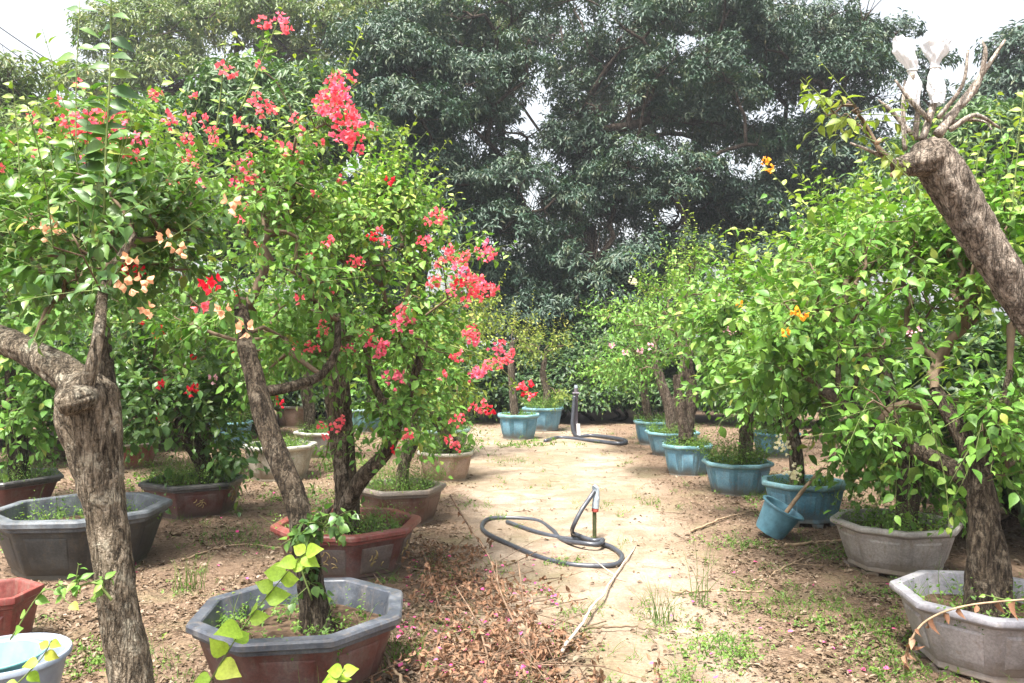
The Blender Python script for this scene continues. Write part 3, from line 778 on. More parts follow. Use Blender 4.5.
def long_shoot(pts, n_leaf, leaf_len, young=.3, r=.004, tmpl=LEAF_BIG, droop=.3, smin=.45):
    """one long upright shoot drawn through photo points, leaves in alternating pairs"""
    def f(lb, sb, rng):
        P = catmull([pt(*p) for p in pts], 24)
        tube(sb, P, np.linspace(r, r * .4, 24), 5)
        u = np.linspace(.05, 1, n_leaf); idx = u * 23
        pos = np.array([P[min(22, int(i))] * (1 - (i % 1)) + P[min(23, int(i) + 1)] * (i % 1) for i in idx])
        tg = unit(np.array([P[min(23, int(i) + 1)] - P[max(0, min(22, int(i)))] for i in idx - 1e-3]))
        ph = np.arange(n_leaf) * math.pi + rng.normal(size=n_leaf) * .5
        ax = np.stack([np.cos(ph), np.sin(ph) * .55, np.full(n_leaf, .10)], -1) + tg * .3
        ax[:, 2] -= droop * .4
        nor = np.stack([rng.normal(size=n_leaf) * .4, rng.normal(size=n_leaf) * .5 - 1.35, np.ones(n_leaf) + rng.normal(size=n_leaf) * .25], -1)
        ax += rng.normal(size=(n_leaf, 3)) * .3
        sz = leaf_len * rng.uniform(smin, 1.15, n_leaf) * (1 - .35 * u)
        leaves(lb, pos, ax, nor, sz, tmpl, np.clip(young * (.4 + .6 * u) + rng.uniform(-.1, .1, n_leaf), 0, 1))
    return f
def combine(*fs):
    def f(lb, sb, rng):
        for g in fs: g(lb, sb, rng)
    return f

def fl(lst, Y, mk=('coral', 'pink'), v=(0, 1), sc=(.8, 1.2), seed=0):
    r = random.Random(seed)
    return [(a, b, Y + r.uniform(-.12, .12), r.choice(mk), r.choice(v), r.uniform(*sc)) for a, b in lst]

G_B = 'flowering trees in pots on the left'
G_BR = 'leafy trees in pots on the right'

# --- left foreground trunk (Y about 2)
pot_tree('bougainvillea_tree', 'thick sawn off rough trunk in the left foreground, leafy shoots sprouting from its top',
    [[(146, 745, 1.95, 23.2), (134, 690, 1.95, 20.9), (118, 600, 1.95, 18.6), (107, 520, 1.95, 18.6), (98, 462, 1.95, 24.2), (90, 420, 1.95, 30.7), (88, 398, 1.95, 30.7), (87, 385, 1.95, 26), (87, 376, 1.95, 15.8), (87, 372, 1.95, 4.65)],
     [(100, 405, 1.98, 18.6), (62, 372, 2.03, 16.7), (25, 350, 2.10, 14), (-25, 328, 2.2, 13), (-70, 300, 2.3, 11.2)],
     [(84, 392, 1.90, 8.37), (92, 365, 1.89, 6.51), (100, 325, 1.91, 5.58), (104, 290, 1.96, 4.65), (122, 255, 2.0, 4.19), (135, 235, 2.02, 2.79)],
     [(88, 396, 1.90, 13), (76, 400, 1.86, 13), (62, 404, 1.83, 12.5), (59, 405, 1.825, 9)]],
    [(70, 250, 2.05, 85, 42, .28, 40), (150, 235, 2.1, 75, 48, .25, 42), (20, 285, 2.2, 60, 42, .25, 20), (115, 195, 2.25, 110, 35, .3, 28), (10, 215, 2.3, 50, 40, .3, 16), (205, 255, 2.2, 38, 36, .2, 14)],
    'leaf_deep', .047, LEAF_BIG, 10, 3, .17, 21, 'bark_old', .45, kseg=(56, 150), group=G_B, tip=.0022, stem_r=.0016,
    extra=combine(long_shoot([(104, 222, 2.05), (106, 150, 2.05), (110, 70, 2.06), (112, -60, 2.08)], 36, .090, .05, .004, LEAF_BIG, .5, .75),
                  long_shoot([(80, 250, 2.3), (77, 170, 2.3), (76, 90, 2.32), (80, 0, 2.34)], 28, .082, .1, .003, LEAF_BIG, .5, .75),
                  long_shoot([(20, 190, 2.6), (18, 140, 2.6), (12, 80, 2.6)], 14, .075, .8, .003),
                  long_shoot([(60, 210, 2.4), (50, 150, 2.4), (36, 100, 2.4)], 12, .05, .7, .0025)),
    flowers=fl([(30, 222), (57, 225), (47, 232), (165, 238), (180, 250), (128, 285), (147, 310), (145, 282), (232, 204), (222, 310), (245, 328), (128, 262)], 1.95, ('peach',), (3,), (.6, .85), 2)
          + fl([(130, 268), (138, 270), (207, 285), (215, 282)], 2.15, ('red',), (3,), (.6, .8), 3))

# --- behind it: the big flowering tree in the large grey pot (pink at the top left)
FB = [(70, 123), (92, 118), (72, 133), (85, 137), (112, 118), (123, 133), (143, 137), (87, 158), (133, 155), (100, 128), (80, 118), (66, 130), (78, 126), (105, 137), (118, 126), (95, 135)]
pot_tree('bougainvillea_tree', 'tall pink flowering tree rising from the large grey octagonal pot behind the foreground trunk',
    [[(108, 512, 4.9, 11), (112, 450, 4.9, 10), (106, 380, 4.95, 9), (100, 320, 5.0, 8), (96, 270, 5.0, 6)]],
    [(80, 195, 4.7, 110, 48, .55, 74), (150, 175, 4.9, 75, 40, .5, 40), (95, 135, 4.5, 60, 20, .3, 14), (30, 240, 4.8, 90, 60, .6, 60), (120, 270, 4.9, 90, 60, .5, 40), (20, 175, 5.0, 70, 35, .5, 26)],
    'leaf_bright', .078, LEAF_MID, 8, 4, .26, 31, 'bark', .7, group=G_B, scatter=(26, 'coral', 1.1), flowers=fl(FB, 4.35, ('coral', 'pink'), (0, 1), (.9, 1.35), 4))

# --- tree of the nearest octagonal pot
FA = [(222, 67), (228, 72), (262, 22), (280, 17), (287, 27), (260, 65), (193, 95), (257, 98), (273, 110), (268, 104), (240, 123), (295, 117), (173, 122), (203, 118), (213, 130), (215, 140), (190, 117), (200, 183), (235, 182), (248, 177), (260, 192), (250, 207), (248, 155), (172, 180), (208, 128), (262, 112), (186, 140), (240, 165)]
FT = [(336, 82), (328, 96), (345, 103), (353, 116), (334, 113), (347, 121), (336, 131), (347, 134), (356, 143), (318, 104), (340, 92), (350, 110), (330, 104)]
pot_tree('bougainvillea_tree', 'leaning dark trunk in the nearest octagonal pot, arching up into a crown with coral flowers',
    [[(316, 632, 3.19, 17.7), (312, 595, 3.19, 13.6), (306, 550, 3.19, 13), (293, 492, 3.2, 11.6), (270, 435, 3.25, 10.9), (256, 385, 3.3, 10.2), (246, 345, 3.35, 8.85), (240, 300, 3.45, 6.13)],
     [(306, 545, 3.22, 8.85), (318, 520, 3.28, 6.13), (330, 505, 3.34, 4.08)],
     [(250, 392, 3.3, 5.52), (276, 390, 3.4, 5.52), (300, 384, 3.5, 5.06), (322, 374, 3.6, 4.14), (336, 350, 3.65, 3.68), (338, 320, 3.7, 3.22)]],
    [(235, 215, 3.7, 75, 60, .5, 74), (285, 190, 3.8, 55, 40, .4, 34), (215, 290, 3.6, 60, 55, .45, 45), (290, 270, 3.6, 60, 55, .45, 45), (325, 130, 3.6, 26, 24, .2, 10), (270, 345, 3.8, 45, 30, .3, 12), (235, 135, 3.7, 55, 30, .3, 8), (275, 70, 3.6, 20, 30, .2, 3)],
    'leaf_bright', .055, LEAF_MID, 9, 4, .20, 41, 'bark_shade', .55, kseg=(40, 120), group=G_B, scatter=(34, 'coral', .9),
    extra=combine(long_shoot([(215, 140, 3.4), (221, 90, 3.4), (226, 40, 3.4)], 10, .05, .6), long_shoot([(240, 110, 3.4), (262, 60, 3.4), (284, 5, 3.4)], 12, .06, .7),
                  long_shoot([(150, 200, 3.3), (220, 165, 3.3), (285, 130, 3.3), (322, 105, 3.3)], 14, .065, .75)),
    flowers=fl(FA, 3.35, ('coral', 'pink', 'coral'), (0, 3), (.6, 1.0), 5) + fl(FT, 3.3, ('coral', 'pink'), (0, 1), (.65, .95), 6) + fl([(a + 4, b + 5) for a, b in FT], 3.32, ('coral', 'pink'), (0, 3), (.65, .95), 66))

# --- tree of the red rimmed pot: the big crown over the left of the path
FC = [(378, 230), (353, 259), (357, 264), (424, 242), (432, 282), (445, 257), (462, 257), (459, 270), (469, 284), (479, 287), (489, 292), (466, 301), (452, 291), (483, 249), (486, 256), (400, 311), (403, 323), (469, 331), (472, 340), (466, 335), (481, 373), (488, 365), (473, 375), (496, 348), (506, 358), (395, 378), (380, 353), (378, 346), (363, 338), (346, 351), (312, 347), (299, 357), (321, 331), (321, 319), (294, 345), (263, 255), (311, 255), (321, 425), (334, 427), (326, 436), (341, 419), (407, 434), (457, 419), (449, 439), (456, 446), (395, 449), (457, 356), (442, 375), (491, 410), (479, 407), (440, 214), (433, 220), (390, 180), (455, 262), (473, 278), (460, 282), (478, 292), (484, 283), (527, 388), (530, 396), (520, 385), (386, 240), (372, 236), (438, 265), (448, 248), (510, 352), (500, 362)]
pot_tree('bougainvillea_tree', 'broad flowering tree covered in coral pink bracts, growing in the red rimmed glazed pot',
    [[(345, 528, 4.75, 13), (347, 495, 4.75, 12), (343, 450, 4.8, 12), (338, 400, 4.8, 13), (334, 355, 4.85, 12), (340, 300, 4.9, 8), (352, 255, 4.9, 6)],
     [(343, 512, 4.6, 9), (362, 478, 4.5, 8), (386, 452, 4.45, 7), (398, 420, 4.45, 6), (412, 385, 4.5, 5), (425, 340, 4.5, 4)],
     [(386, 452, 4.45, 5), (388, 415, 4.5, 4.5), (372, 380, 4.5, 4), (365, 340, 4.5, 3)]],
    [(360, 235, 4.6, 75, 55, .6, 90), (420, 280, 4.6, 60, 60, .6, 80), (310, 240, 4.7, 60, 55, .5, 50), (350, 320, 4.4, 80, 40, .5, 46), (430, 350, 4.5, 50, 48, .5, 46), (390, 200, 4.8, 45, 28, .4, 26), (300, 330, 4.6, 45, 40, .4, 24), (400, 410, 4.4, 45, 35, .3, 16), (330, 450, 4.9, 22, 28, .2, 2)],
    'leaf_fresh', .058, LEAF_MID, 9, 4, .23, 51, 'bark', .75, kseg=(30, 80), group=G_B,
    extra=combine(long_shoot([(350, 235, 4.3), (365, 180, 4.3), (372, 142, 4.3)], 9, .05, .6), long_shoot([(450, 345, 4.1), (490, 360, 4.1), (528, 395, 4.1)], 9, .05, .5),
                  long_shoot([(420, 350, 4.2), (450, 390, 4.2), (458, 440, 4.2)], 8, .05, .5)),
    flowers=fl(FC[:40], 4.1, ('coral', 'pink', 'coral'), (0, 1, 0, 3), (.7, 1.1), 7) + fl(FC[40:], 4.1, ('coral', 'coral', 'red'), (0, 3, 1), (.7, 1.1), 8) + fl([(a + 5, b - 4) for a, b in FC[3:30]], 4.15, ('coral', 'pink'), (3, 0), (.6, 1.0), 77))

# --- other left trees
pot_tree('bougainvillea_tree', 'slanting dark trunk with drooping deep green crown in the dark red hexagonal pot',
    [[(213, 492, 6.4, 9), (203, 462, 6.4, 9), (188, 435, 6.4, 9), (176, 410, 6.45, 8), (172, 380, 6.5, 6)]],
    [(190, 330, 6.3, 80, 60, .6, 90), (160, 395, 6.1, 55, 35, .5, 50), (215, 400, 6.2, 42, 34, .4, 36), (225, 440, 6.3, 22, 20, .3, 12)],
    'leaf_deep', .095, LEAF_MID, 8, 4, .30, 61, 'bark_dark', .5, group=G_B, scatter=(10, 'red', 1.2),
    flowers=fl([(187, 390), (192, 392), (196, 387), (157, 335), (182, 335), (160, 330), (235, 350), (140, 320)], 5.75, ('red',), (0, 3), (.9, 1.3), 9) + fl([(213, 379)], 5.7, ('palepink',), (3,), (1.2, 1.3), 9))
pot_tree('bougainvillea_tree', 'dark trunked bushy tree at the left edge in the dark red brown pot',
    [[(20, 490, 6.6, 10), (18, 450, 6.6, 9), (14, 410, 6.6, 8), (12, 370, 6.6, 6)]],
    [(25, 330, 6.4, 70, 70, .6, 80), (40, 400, 6.3, 45, 40, .5, 36), (-30, 390, 6.5, 40, 40, .5, 20)],
    'leaf_bright', .10, LEAF_MID, 8, 4, .32, 71, 'bark_dark', .4, group=G_B)
pot_tree('bougainvillea_tree', 'bushy dark green tree in the pinkish red pot behind the foreground trunk',
    [[(140, 452, 9.0, 7), (140, 420, 9.0, 6), (145, 380, 9.0, 5)]],
    [(140, 320, 8.6, 80, 70, .8, 90), (130, 390, 8.6, 60, 36, .5, 50)],
    'leaf_deep', .11, LEAF_FAR, 9, 4, .40, 81, 'bark_dark', .4, group=G_B)
pot_tree('bougainvillea_tree', 'short stubby tree in the cream grey concrete pot behind the leaning trunk',
    [[(268, 450, 8.3, 6), (266, 420, 8.3, 6), (272, 390, 8.3, 5)]],
    [(250, 345, 8.2, 60, 45, .6, 76), (220, 385, 8.2, 30, 22, .4, 20), (300, 372, 8.4, 30, 14, .4, 12)],
    'leaf_bright', .10, LEAF_FAR, 9, 4, .35, 91, 'bark', .5, group=G_B)
pot_tree('bougainvillea_tree', 'tree with a grey upright trunk in the grey concrete pot, seen between two front trunks',
    [[(310, 437, 10.0, 6), (309, 410, 10.0, 6), (307, 385, 10.0, 6), (312, 350, 10.0, 4)]],
    [(320, 330, 9.8, 70, 45, .7, 70), (365, 335, 9.8, 40, 28, .5, 20)],
    'leaf_deep', .11, LEAF_FAR, 9, 4, .40, 101, 'bark', .5, group=G_B)
pot_tree('bougainvillea_tree', 'tree with leaning pale trunk in the brown hexagonal pot beside the path',
    [[(402, 492, 6.1, 7), (404, 465, 6.1, 6), (415, 435, 6.1, 6), (408, 405, 6.15, 5), (400, 380, 6.2, 4)]],
    [(415, 385, 6.1, 48, 40, .5, 40), (400, 340, 6.3, 50, 40, .5, 30)],
    'leaf_fresh', .085, LEAF_MID, 8, 4, .28, 111, 'bark', .5, group=G_B)
pot_tree('bougainvillea_tree', 'tree with thick slanting trunk in the pale terracotta pot beside the path',
    [[(454, 458, 8.1, 8), (446, 432, 8.1, 8), (436, 412, 8.1, 8), (428, 392, 8.2, 5)]],
    [(440, 375, 8.2, 40, 34, .5, 44), (462, 335, 8.4, 35, 30, .5, 26)],
    'leaf_yellowish', .085, LEAF_FAR, 9, 4, .32, 121, 'bark', .6, group=G_B)
pot_tree('bougainvillea_tree', 'yellow green airy tree in the greenish white rimmed pot',
    [[(441, 434, 9.8, 5), (446, 400, 9.8, 4), (455, 370, 9.8, 3)]],
    [(458, 325, 9.8, 45, 28, .6, 54), (430, 350, 9.8, 30, 24, .5, 20)],
    'leaf_yellowish', .08, LEAF_FAR, 9, 4, .30, 131, 'bark', .8, group=G_B)
pot_tree('bougainvillea_tree', 'thin sparse yellowish tree in the light blue pot at the end of the path',
    [[(515, 420, 12.0, 4.5), (513, 395, 12.0, 4), (511, 365, 12.0, 3.5), (512, 342, 12.0, 2.5)]],
    [(512, 328, 12.0, 28, 13, .4, 12), (530, 350, 12.0, 14, 8, .3, 6), (503, 352, 12.0, 12, 12, .3, 4)],
    'leaf_yellowish', .075, LEAF_FAR, 8, 4, .24, 141, 'bark', .8, group=G_B, tip=.004)
pot_tree('bougainvillea_tree', 'small bent pale trunk with thin crown in the farthest blue pot',
    [[(545, 412, 13.4, 4), (547, 393, 13.4, 4), (543, 375, 13.4, 3.5), (545, 358, 13.4, 2.5)]],
    [(548, 340, 13.4, 22, 12, .4, 9), (533, 352, 13.4, 12, 8, .3, 4), (560, 392, 13.2, 10, 12, .3, 6)],
    'leaf_yellowish', .075, LEAF_FAR, 8, 4, .24, 151, 'bark', .6, group=G_B, tip=.004)
pot_tree('bougainvillea_tree', 'round leafy tree in the blue pot among weeds on the left',
    [[(232, 428, 11.0, 4), (231, 400, 11.0, 4), (232, 370, 11.0, 3)]],
    [(215, 340, 11.0, 60, 50, .8, 60), (205, 405, 11.0, 35, 24, .5, 26)], 'leaf_bright', .11, LEAF_FAR, 9, 4, .40, 161, 'bark_dark', .4, group=G_B)
pot_tree('bougainvillea_tree', 'low tree in the far teal pot beneath the flowering tree',
    [[(370, 414, 13.2, 4), (372, 392, 13.2, 4), (376, 365, 13.2, 3)]],
    [(380, 345, 13.2, 55, 40, .8, 60)], 'leaf_deep', .11, LEAF_FAR, 9, 4, .40, 171, 'bark_dark', .4, group=G_B)

# --- right trees
pot_tree('bougainvillea_tree', 'thick gnarled trunk with long horizontal limb in the lavender grey pot',
    [[(985, 612, 3.32, 19.7), (984, 575, 3.32, 17.1), (985, 535, 3.32, 14.4), (980, 490, 3.34, 13.2), (966, 445, 3.4, 9.89), (950, 415, 3.45, 7.89), (935, 390, 3.5, 6.58)],
     [(985, 500, 3.34, 11.2), (955, 470, 3.4, 8.51), (920, 452, 3.5, 7.23), (880, 430, 3.65, 6.24), (845, 402, 3.8, 6.58), (826, 392, 3.9, 5.93)],
     [(840, 402, 3.82, 3.29), (838, 370, 3.8, 2.63), (842, 330, 3.8, 1.97)], [(850, 404, 3.8, 3.29), (858, 365, 3.7, 2.3), (852, 320, 3.7, 1.64)],
     [(985, 470, 3.34, 5.26), (1000, 420, 3.3, 3.95), (1010, 370, 3.3, 3.29)],
     [(1003, 612, 3.28, 8.51), (1003, 570, 3.28, 7.89), (995, 530, 3.3, 6.58)]],
    [(870, 265, 3.8, 85, 48, .55, 84), (960, 280, 3.6, 75, 60, .5, 62), (805, 320, 3.9, 50, 40, .45, 42), (1010, 260, 3.5, 50, 80, .5, 40), (900, 350, 3.9, 90, 30, .4, 26), (872, 400, 3.5, 60, 22, .12, 8), (1000, 440, 3.2, 24, 40, .1, 6), (960, 410, 3.8, 60, 30, .4, 16), (1020, 400, 3.5, 40, 60, .4, 30), (1040, 470, 4.2, 45, 55, .4, 36), (960, 235, 3.7, 70, 40, .4, 40)],
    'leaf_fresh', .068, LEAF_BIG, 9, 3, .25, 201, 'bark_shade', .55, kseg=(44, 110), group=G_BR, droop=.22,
    extra=combine(long_shoot([(920, 400, 3.0), (935, 440, 2.95), (945, 480, 2.92), (950, 535, 2.9)], 12, .060, .45, .003, LEAF_HEART, .8),
                  long_shoot([(1005, 600, 2.9), (985, 595, 2.85)], 4, .045, .3),
                  long_shoot([(1010, 220, 3.2), (1018, 150, 3.2), (1024, 90, 3.2)], 12, .06, .85), long_shoot([(968, 235, 3.2), (975, 190, 3.2), (978, 150, 3.2)], 8, .055, .7)),
    flowers=fl([(797, 312), (803, 315), (785, 332)], 3.35, ('orange',), (3,), (.7, .9), 10) + fl([(910, 333), (918, 330)], 3.2, ('palepink',), (3,), (.4, .5), 11))
pot_tree('bougainvillea_tree', 'dense leafy tree with shaded lower branches in the warm grey pot on feet',
    [[(905, 528, 4.8, 11), (908, 490, 4.8, 11), (900, 450, 4.85, 10), (890, 400, 4.9, 8), (880, 350, 5.0, 6)]],
    [(850, 290, 5.0, 100, 60, .7, 90), (800, 350, 4.9, 60, 55, .6, 60), (866, 410, 4.9, 46, 40, .5, 44), (920, 445, 4.9, 56, 38, .4, 40), (880, 240, 5.1, 70, 35, .5, 34)],
    'leaf_bright', .095, LEAF_MID, 8, 4, .28, 211, 'bark_dark', .6, group=G_BR, droop=.25)
pot_tree('bougainvillea_tree', 'light green bushy tree with cream flowers in the deep blue pot behind the bucket',
    [[(797, 488, 6.1, 7), (796, 455, 6.1, 7), (790, 415, 6.15, 6), (785, 370, 6.2, 5)]],
    [(770, 310, 6.2, 70, 48, .7, 84), (800, 370, 6.0, 55, 45, .6, 50), (740, 330, 6.3, 45, 32, .5, 30), (845, 450, 5.9, 22, 20, .3, 10)],
    'leaf_fresh', .09, LEAF_MID, 8, 4, .28, 221, 'bark', .75, group=G_BR,
    extra=combine(long_shoot([(800, 260, 5.8), (770, 235, 5.8), (730, 228, 5.8)], 11, .09, .8), long_shoot([(830, 250, 5.6), (800, 205, 5.6), (765, 165, 5.6)], 12, .08, .85),
                  long_shoot([(860, 240, 5.6), (865, 190, 5.6), (858, 120, 5.6)], 11, .08, .8)),
    flowers=fl([(780, 438), (783, 446), (796, 476), (792, 470)], 4.75, ('cream',), (0, 1), (.8, 1.0), 12) + fl([(765, 160), (770, 168)], 5.6, ('orange',), (0,), (.9, 1.1), 12) + fl([(740, 303)], 5.6, ('orange',), (3,), (1, 1.1), 12))
pot_tree('bougainvillea_tree', 'straight mossy trunk with light green crown in the blue pot full of ferny weeds',
    [[(744, 468, 7.4, 7), (746, 440, 7.4, 7), (747, 410, 7.4, 6.5), (748, 385, 7.4, 6), (745, 350, 7.4, 5)]],
    [(735, 315, 7.3, 60, 38, .7, 66), (718, 365, 7.2, 36, 20, .5, 24), (770, 385, 7.2, 30, 22, .4, 16)],
    'leaf_fresh', .095, LEAF_MID, 8, 4, .30, 231, 'bark', .7, group=G_BR,
    flowers=fl([(729, 329)], 6.6, ('palepink',), (0,), (1.2, 1.3), 13) + fl([(717, 298)], 6.7, ('palepink',), (3,), (1.2, 1.3), 13))
pot_tree('bougainvillea_tree', 'twin stemmed tree with flat layered pale crown in the third farthest blue pot',
    [[(685, 450, 8.5, 8), (687, 425, 8.5, 7), (692, 395, 8.5, 6), (688, 365, 8.5, 5), (690, 335, 8.5, 4)], [(686, 440, 8.45, 6), (680, 405, 8.45, 5), (678, 375, 8.5, 5)]],
    [(672, 318, 8.4, 58, 14, .8, 52), (700, 292, 8.6, 42, 13, .7, 36), (648, 352, 8.4, 42, 10, .6, 26), (722, 345, 8.4, 32, 14, .5, 18), (690, 268, 8.6, 26, 10, .5, 10)],
    'leaf_fresh', .075, LEAF_FAR, 9, 4, .30, 241, 'bark_brown', .7, group=G_BR,
    flowers=fl([(640, 350), (625, 352), (650, 346), (612, 345)], 7.8, ('palepink',), (3,), (1.0, 1.3), 14))
pot_tree('bougainvillea_tree', 'low spreading tree in the second farthest blue pot of the right row',
    [[(672, 437, 10.1, 6), (670, 410, 10.1, 6), (662, 385, 10.1, 5), (655, 360, 10.1, 4)], [(671, 420, 10.1, 5), (680, 385, 10.1, 4), (684, 355, 10.1, 3)]],
    [(640, 318, 10.0, 46, 12, .8, 40), (672, 290, 10.2, 36, 12, .7, 24), (624, 362, 9.9, 34, 11, .6, 24)],
    'leaf_fresh', .08, LEAF_FAR, 9, 4, .32, 251, 'bark_brown', .75, group=G_BR,
    flowers=fl([(634, 282), (632, 279)], 9.5, ('cream',), (0,), (1.3, 1.4), 15))
pot_tree('bougainvillea_tree', 'slender trunk with flat green crown in the farthest blue pot on the right',
    [[(650, 426, 11.3, 4), (645, 400, 11.3, 4), (642, 375, 11.3, 3)]],
    [(622, 374, 11.2, 34, 12, .7, 28), (650, 338, 11.3, 36, 12, .7, 24)],
    'leaf_bright', .08, LEAF_FAR, 9, 4, .34, 261, 'bark', .6, group=G_BR)
pot_tree('bougainvillea_tree', 'shaded dark tree in the dark teal pot of the second row',
    [[(778, 436, 10.0, 5), (780, 405, 10.0, 5), (790, 370, 10.0, 4)]],
    [(800, 330, 10.0, 70, 50, .9, 70), (770, 390, 9.9, 36, 24, .5, 30)],
    'leaf_deep', .10, LEAF_FAR, 9, 4, .40, 271, 'bark_dark', .4, group=G_BR)

# --- leaning pruned trunk with bags, upper right
pot_tree('pruned_tree', 'bare trunk leaning in from the right edge, topped by pale pruned branches',
    [[(1185, 640, 2.6, 21.3), (1180, 560, 2.6, 20), (1135, 460, 2.6, 19.4), (1078, 380, 2.6, 18.6), (1024, 305, 2.6, 18), (985, 245, 2.6, 18.6), (962, 205, 2.6, 20), (942, 172, 2.6, 20.7), (928, 148, 2.6, 17.3), (925, 140, 2.6, 9.2)],
     [(935, 160, 2.58, 17.3), (908, 165, 2.58, 11.5), (893, 166, 2.58, 6.93)]],
    [(852, 112, 2.6, 30, 16, .08, 15), (880, 150, 2.55, 18, 16, .05, 5)],
    'leaf_yellowish', .05, LEAF_BIG, 5, 1, .13, 301, 'bark_lean', .6, kseg=(64, 200), whips=0, knots=[(1006, 296, 2.50, .035, .35), (972, 262, 2.50, .03, .3), (986, 228, 2.50, .03, .4), (1018, 266, 2.52, .025, .4), (950, 196, 2.48, .05, .3)], attach=.93, tip=.0018, cat='tree')
TW = [[(938, 135, 16), (960, 105, 12), (985, 70, 8), (1005, 40, 4)], [(945, 120, 12), (975, 90, 9), (985, 55, 7), (982, 40, 3)], [(950, 130, 9), (975, 115, 7), (1000, 128, 4)], [(922, 140, 12), (933, 105, 11), (936, 72, 9)],
      [(915, 140, 10), (918, 105, 8), (912, 72, 7)], [(930, 120, 8), (910, 100, 6), (895, 80, 3)], [(912, 135, 8), (890, 110, 6), (878, 100, 2.5)], [(895, 165, 9), (872, 140, 6), (862, 128, 4)], [(893, 162, 7), (868, 150, 5), (850, 143, 3)],
      [(905, 150, 8), (903, 110, 7), (905, 80, 3)], [(945, 125, 8), (965, 120, 6), (985, 122, 3), (992, 130, 2)], [(938, 118, 8), (962, 85, 6), (968, 50, 4)]]
pr = [o for o in bpy.data.objects if o.name.startswith('pruned_tree')][0]
for k, tw in enumerate(TW):
    mb = MB(); n = 14
    P = catmull([pt(a, b, 2.6 + .02 * math.sin(k * 2 + i)) for i, (a, b, r) in enumerate(tw)], n)
    R = np.interp(np.linspace(0, len(tw) - 1, n), np.arange(len(tw)), [r * .31 * 2.6 / F for a, b, r in tw])
    tube(mb, P, R, 10, disp=bark_disp(k, .05, .3))
    mb.build('branch', M['bark_pale'], pr)
ob = MB()
for (a, b) in ((895, 172), (880, 140)):
    P = np.array([pt(a, b, 2.56), pt(a - 3, b + 3, 2.54)]); tube(ob, P, .008, 6)
ob.build('twig', M['twig_dry'], pr)

def bag(name, label, prof, Y, seed):
    mb = MB(); k = 40; rings = []
    c0 = pt(prof[-1][0], prof[-1][1], Y)
    n = 46; pr_ = np.array(prof, float)
    t = np.linspace(0, len(pr_) - 1, n)
    cx = np.interp(t, np.arange(len(pr_)), pr_[:, 0]); cy = np.interp(t, np.arange(len(pr_)), pr_[:, 1]); rr = np.interp(t, np.arange(len(pr_)), pr_[:, 2])
    for i in range(n):
        c = pt(cx[i], cy[i], Y); R = rr[i] * Y / F
        ring = []
        for j in range(k):
            th = 2 * math.pi * j / k
            w = mnoise.noise(Vector((math.cos(th) * 2 + seed, math.sin(th) * 2, i * .13))) * .30 + .09 * math.sin(th * 7 + 3 * mnoise.noise(Vector((i * .2, seed, 0)))) + .12 * mnoise.noise(Vector((math.cos(th) * 6, math.sin(th) * 6 + seed, i * .4)))
            r = R * (1 + w)
            ring.append(c + np.array([math.cos(th) * r, math.sin(th) * r * .7, .30 * R * mnoise.noise(Vector((th, seed, i * .05))) + (.55 * R * mnoise.noise(Vector((math.cos(th) * 2.5, math.sin(th) * 2.5, seed))) if i < 3 or i > n - 4 else 0)]))
        rings.append(np.array(ring))
    lathe_rings(mb, rings)
    root = thing(name, label, 'plastic bag', c0, 'clear bags tied over grafts')
    mb.build('film', M['bag'], root)
    tb = MB()
    i = int(np.argmin(rr[8:-6])) + 8; c = pt(cx[i], cy[i], Y); R = rr[i] * Y / F * 1.18
    a = np.linspace(0, 2 * math.pi, 25)
    tube(tb, np.stack([c[0] + R * np.cos(a), c[1] + R * np.sin(a) * .75, np.full(25, c[2])], -1), .0022, 5, cap=False)
    tb.build('tie', M['pvc_white'], root)
bag('plastic_bag', 'left clear white bag tied over a cut branch of the leaning trunk', [(900, 38, 7.17), (903, 42, 9.86), (905, 52, 9.86), (909, 62, 8.06), (912, 70, 4.03), (913, 76, 4.48), (913, 86, 7.62), (912, 98, 6.72), (915, 106, 3.58)], 2.6, 3)
bag('plastic_bag', 'right clear white bag with yellowish tint tied over the tallest cut branch', [(941, 28, 6.27), (938, 33, 10.8), (936, 44, 13.4), (936, 54, 9.86), (935, 63, 4.48), (935, 68, 4.03), (935, 76, 7.17), (937, 90, 8.96), (938, 104, 6.27)], 2.6, 8)

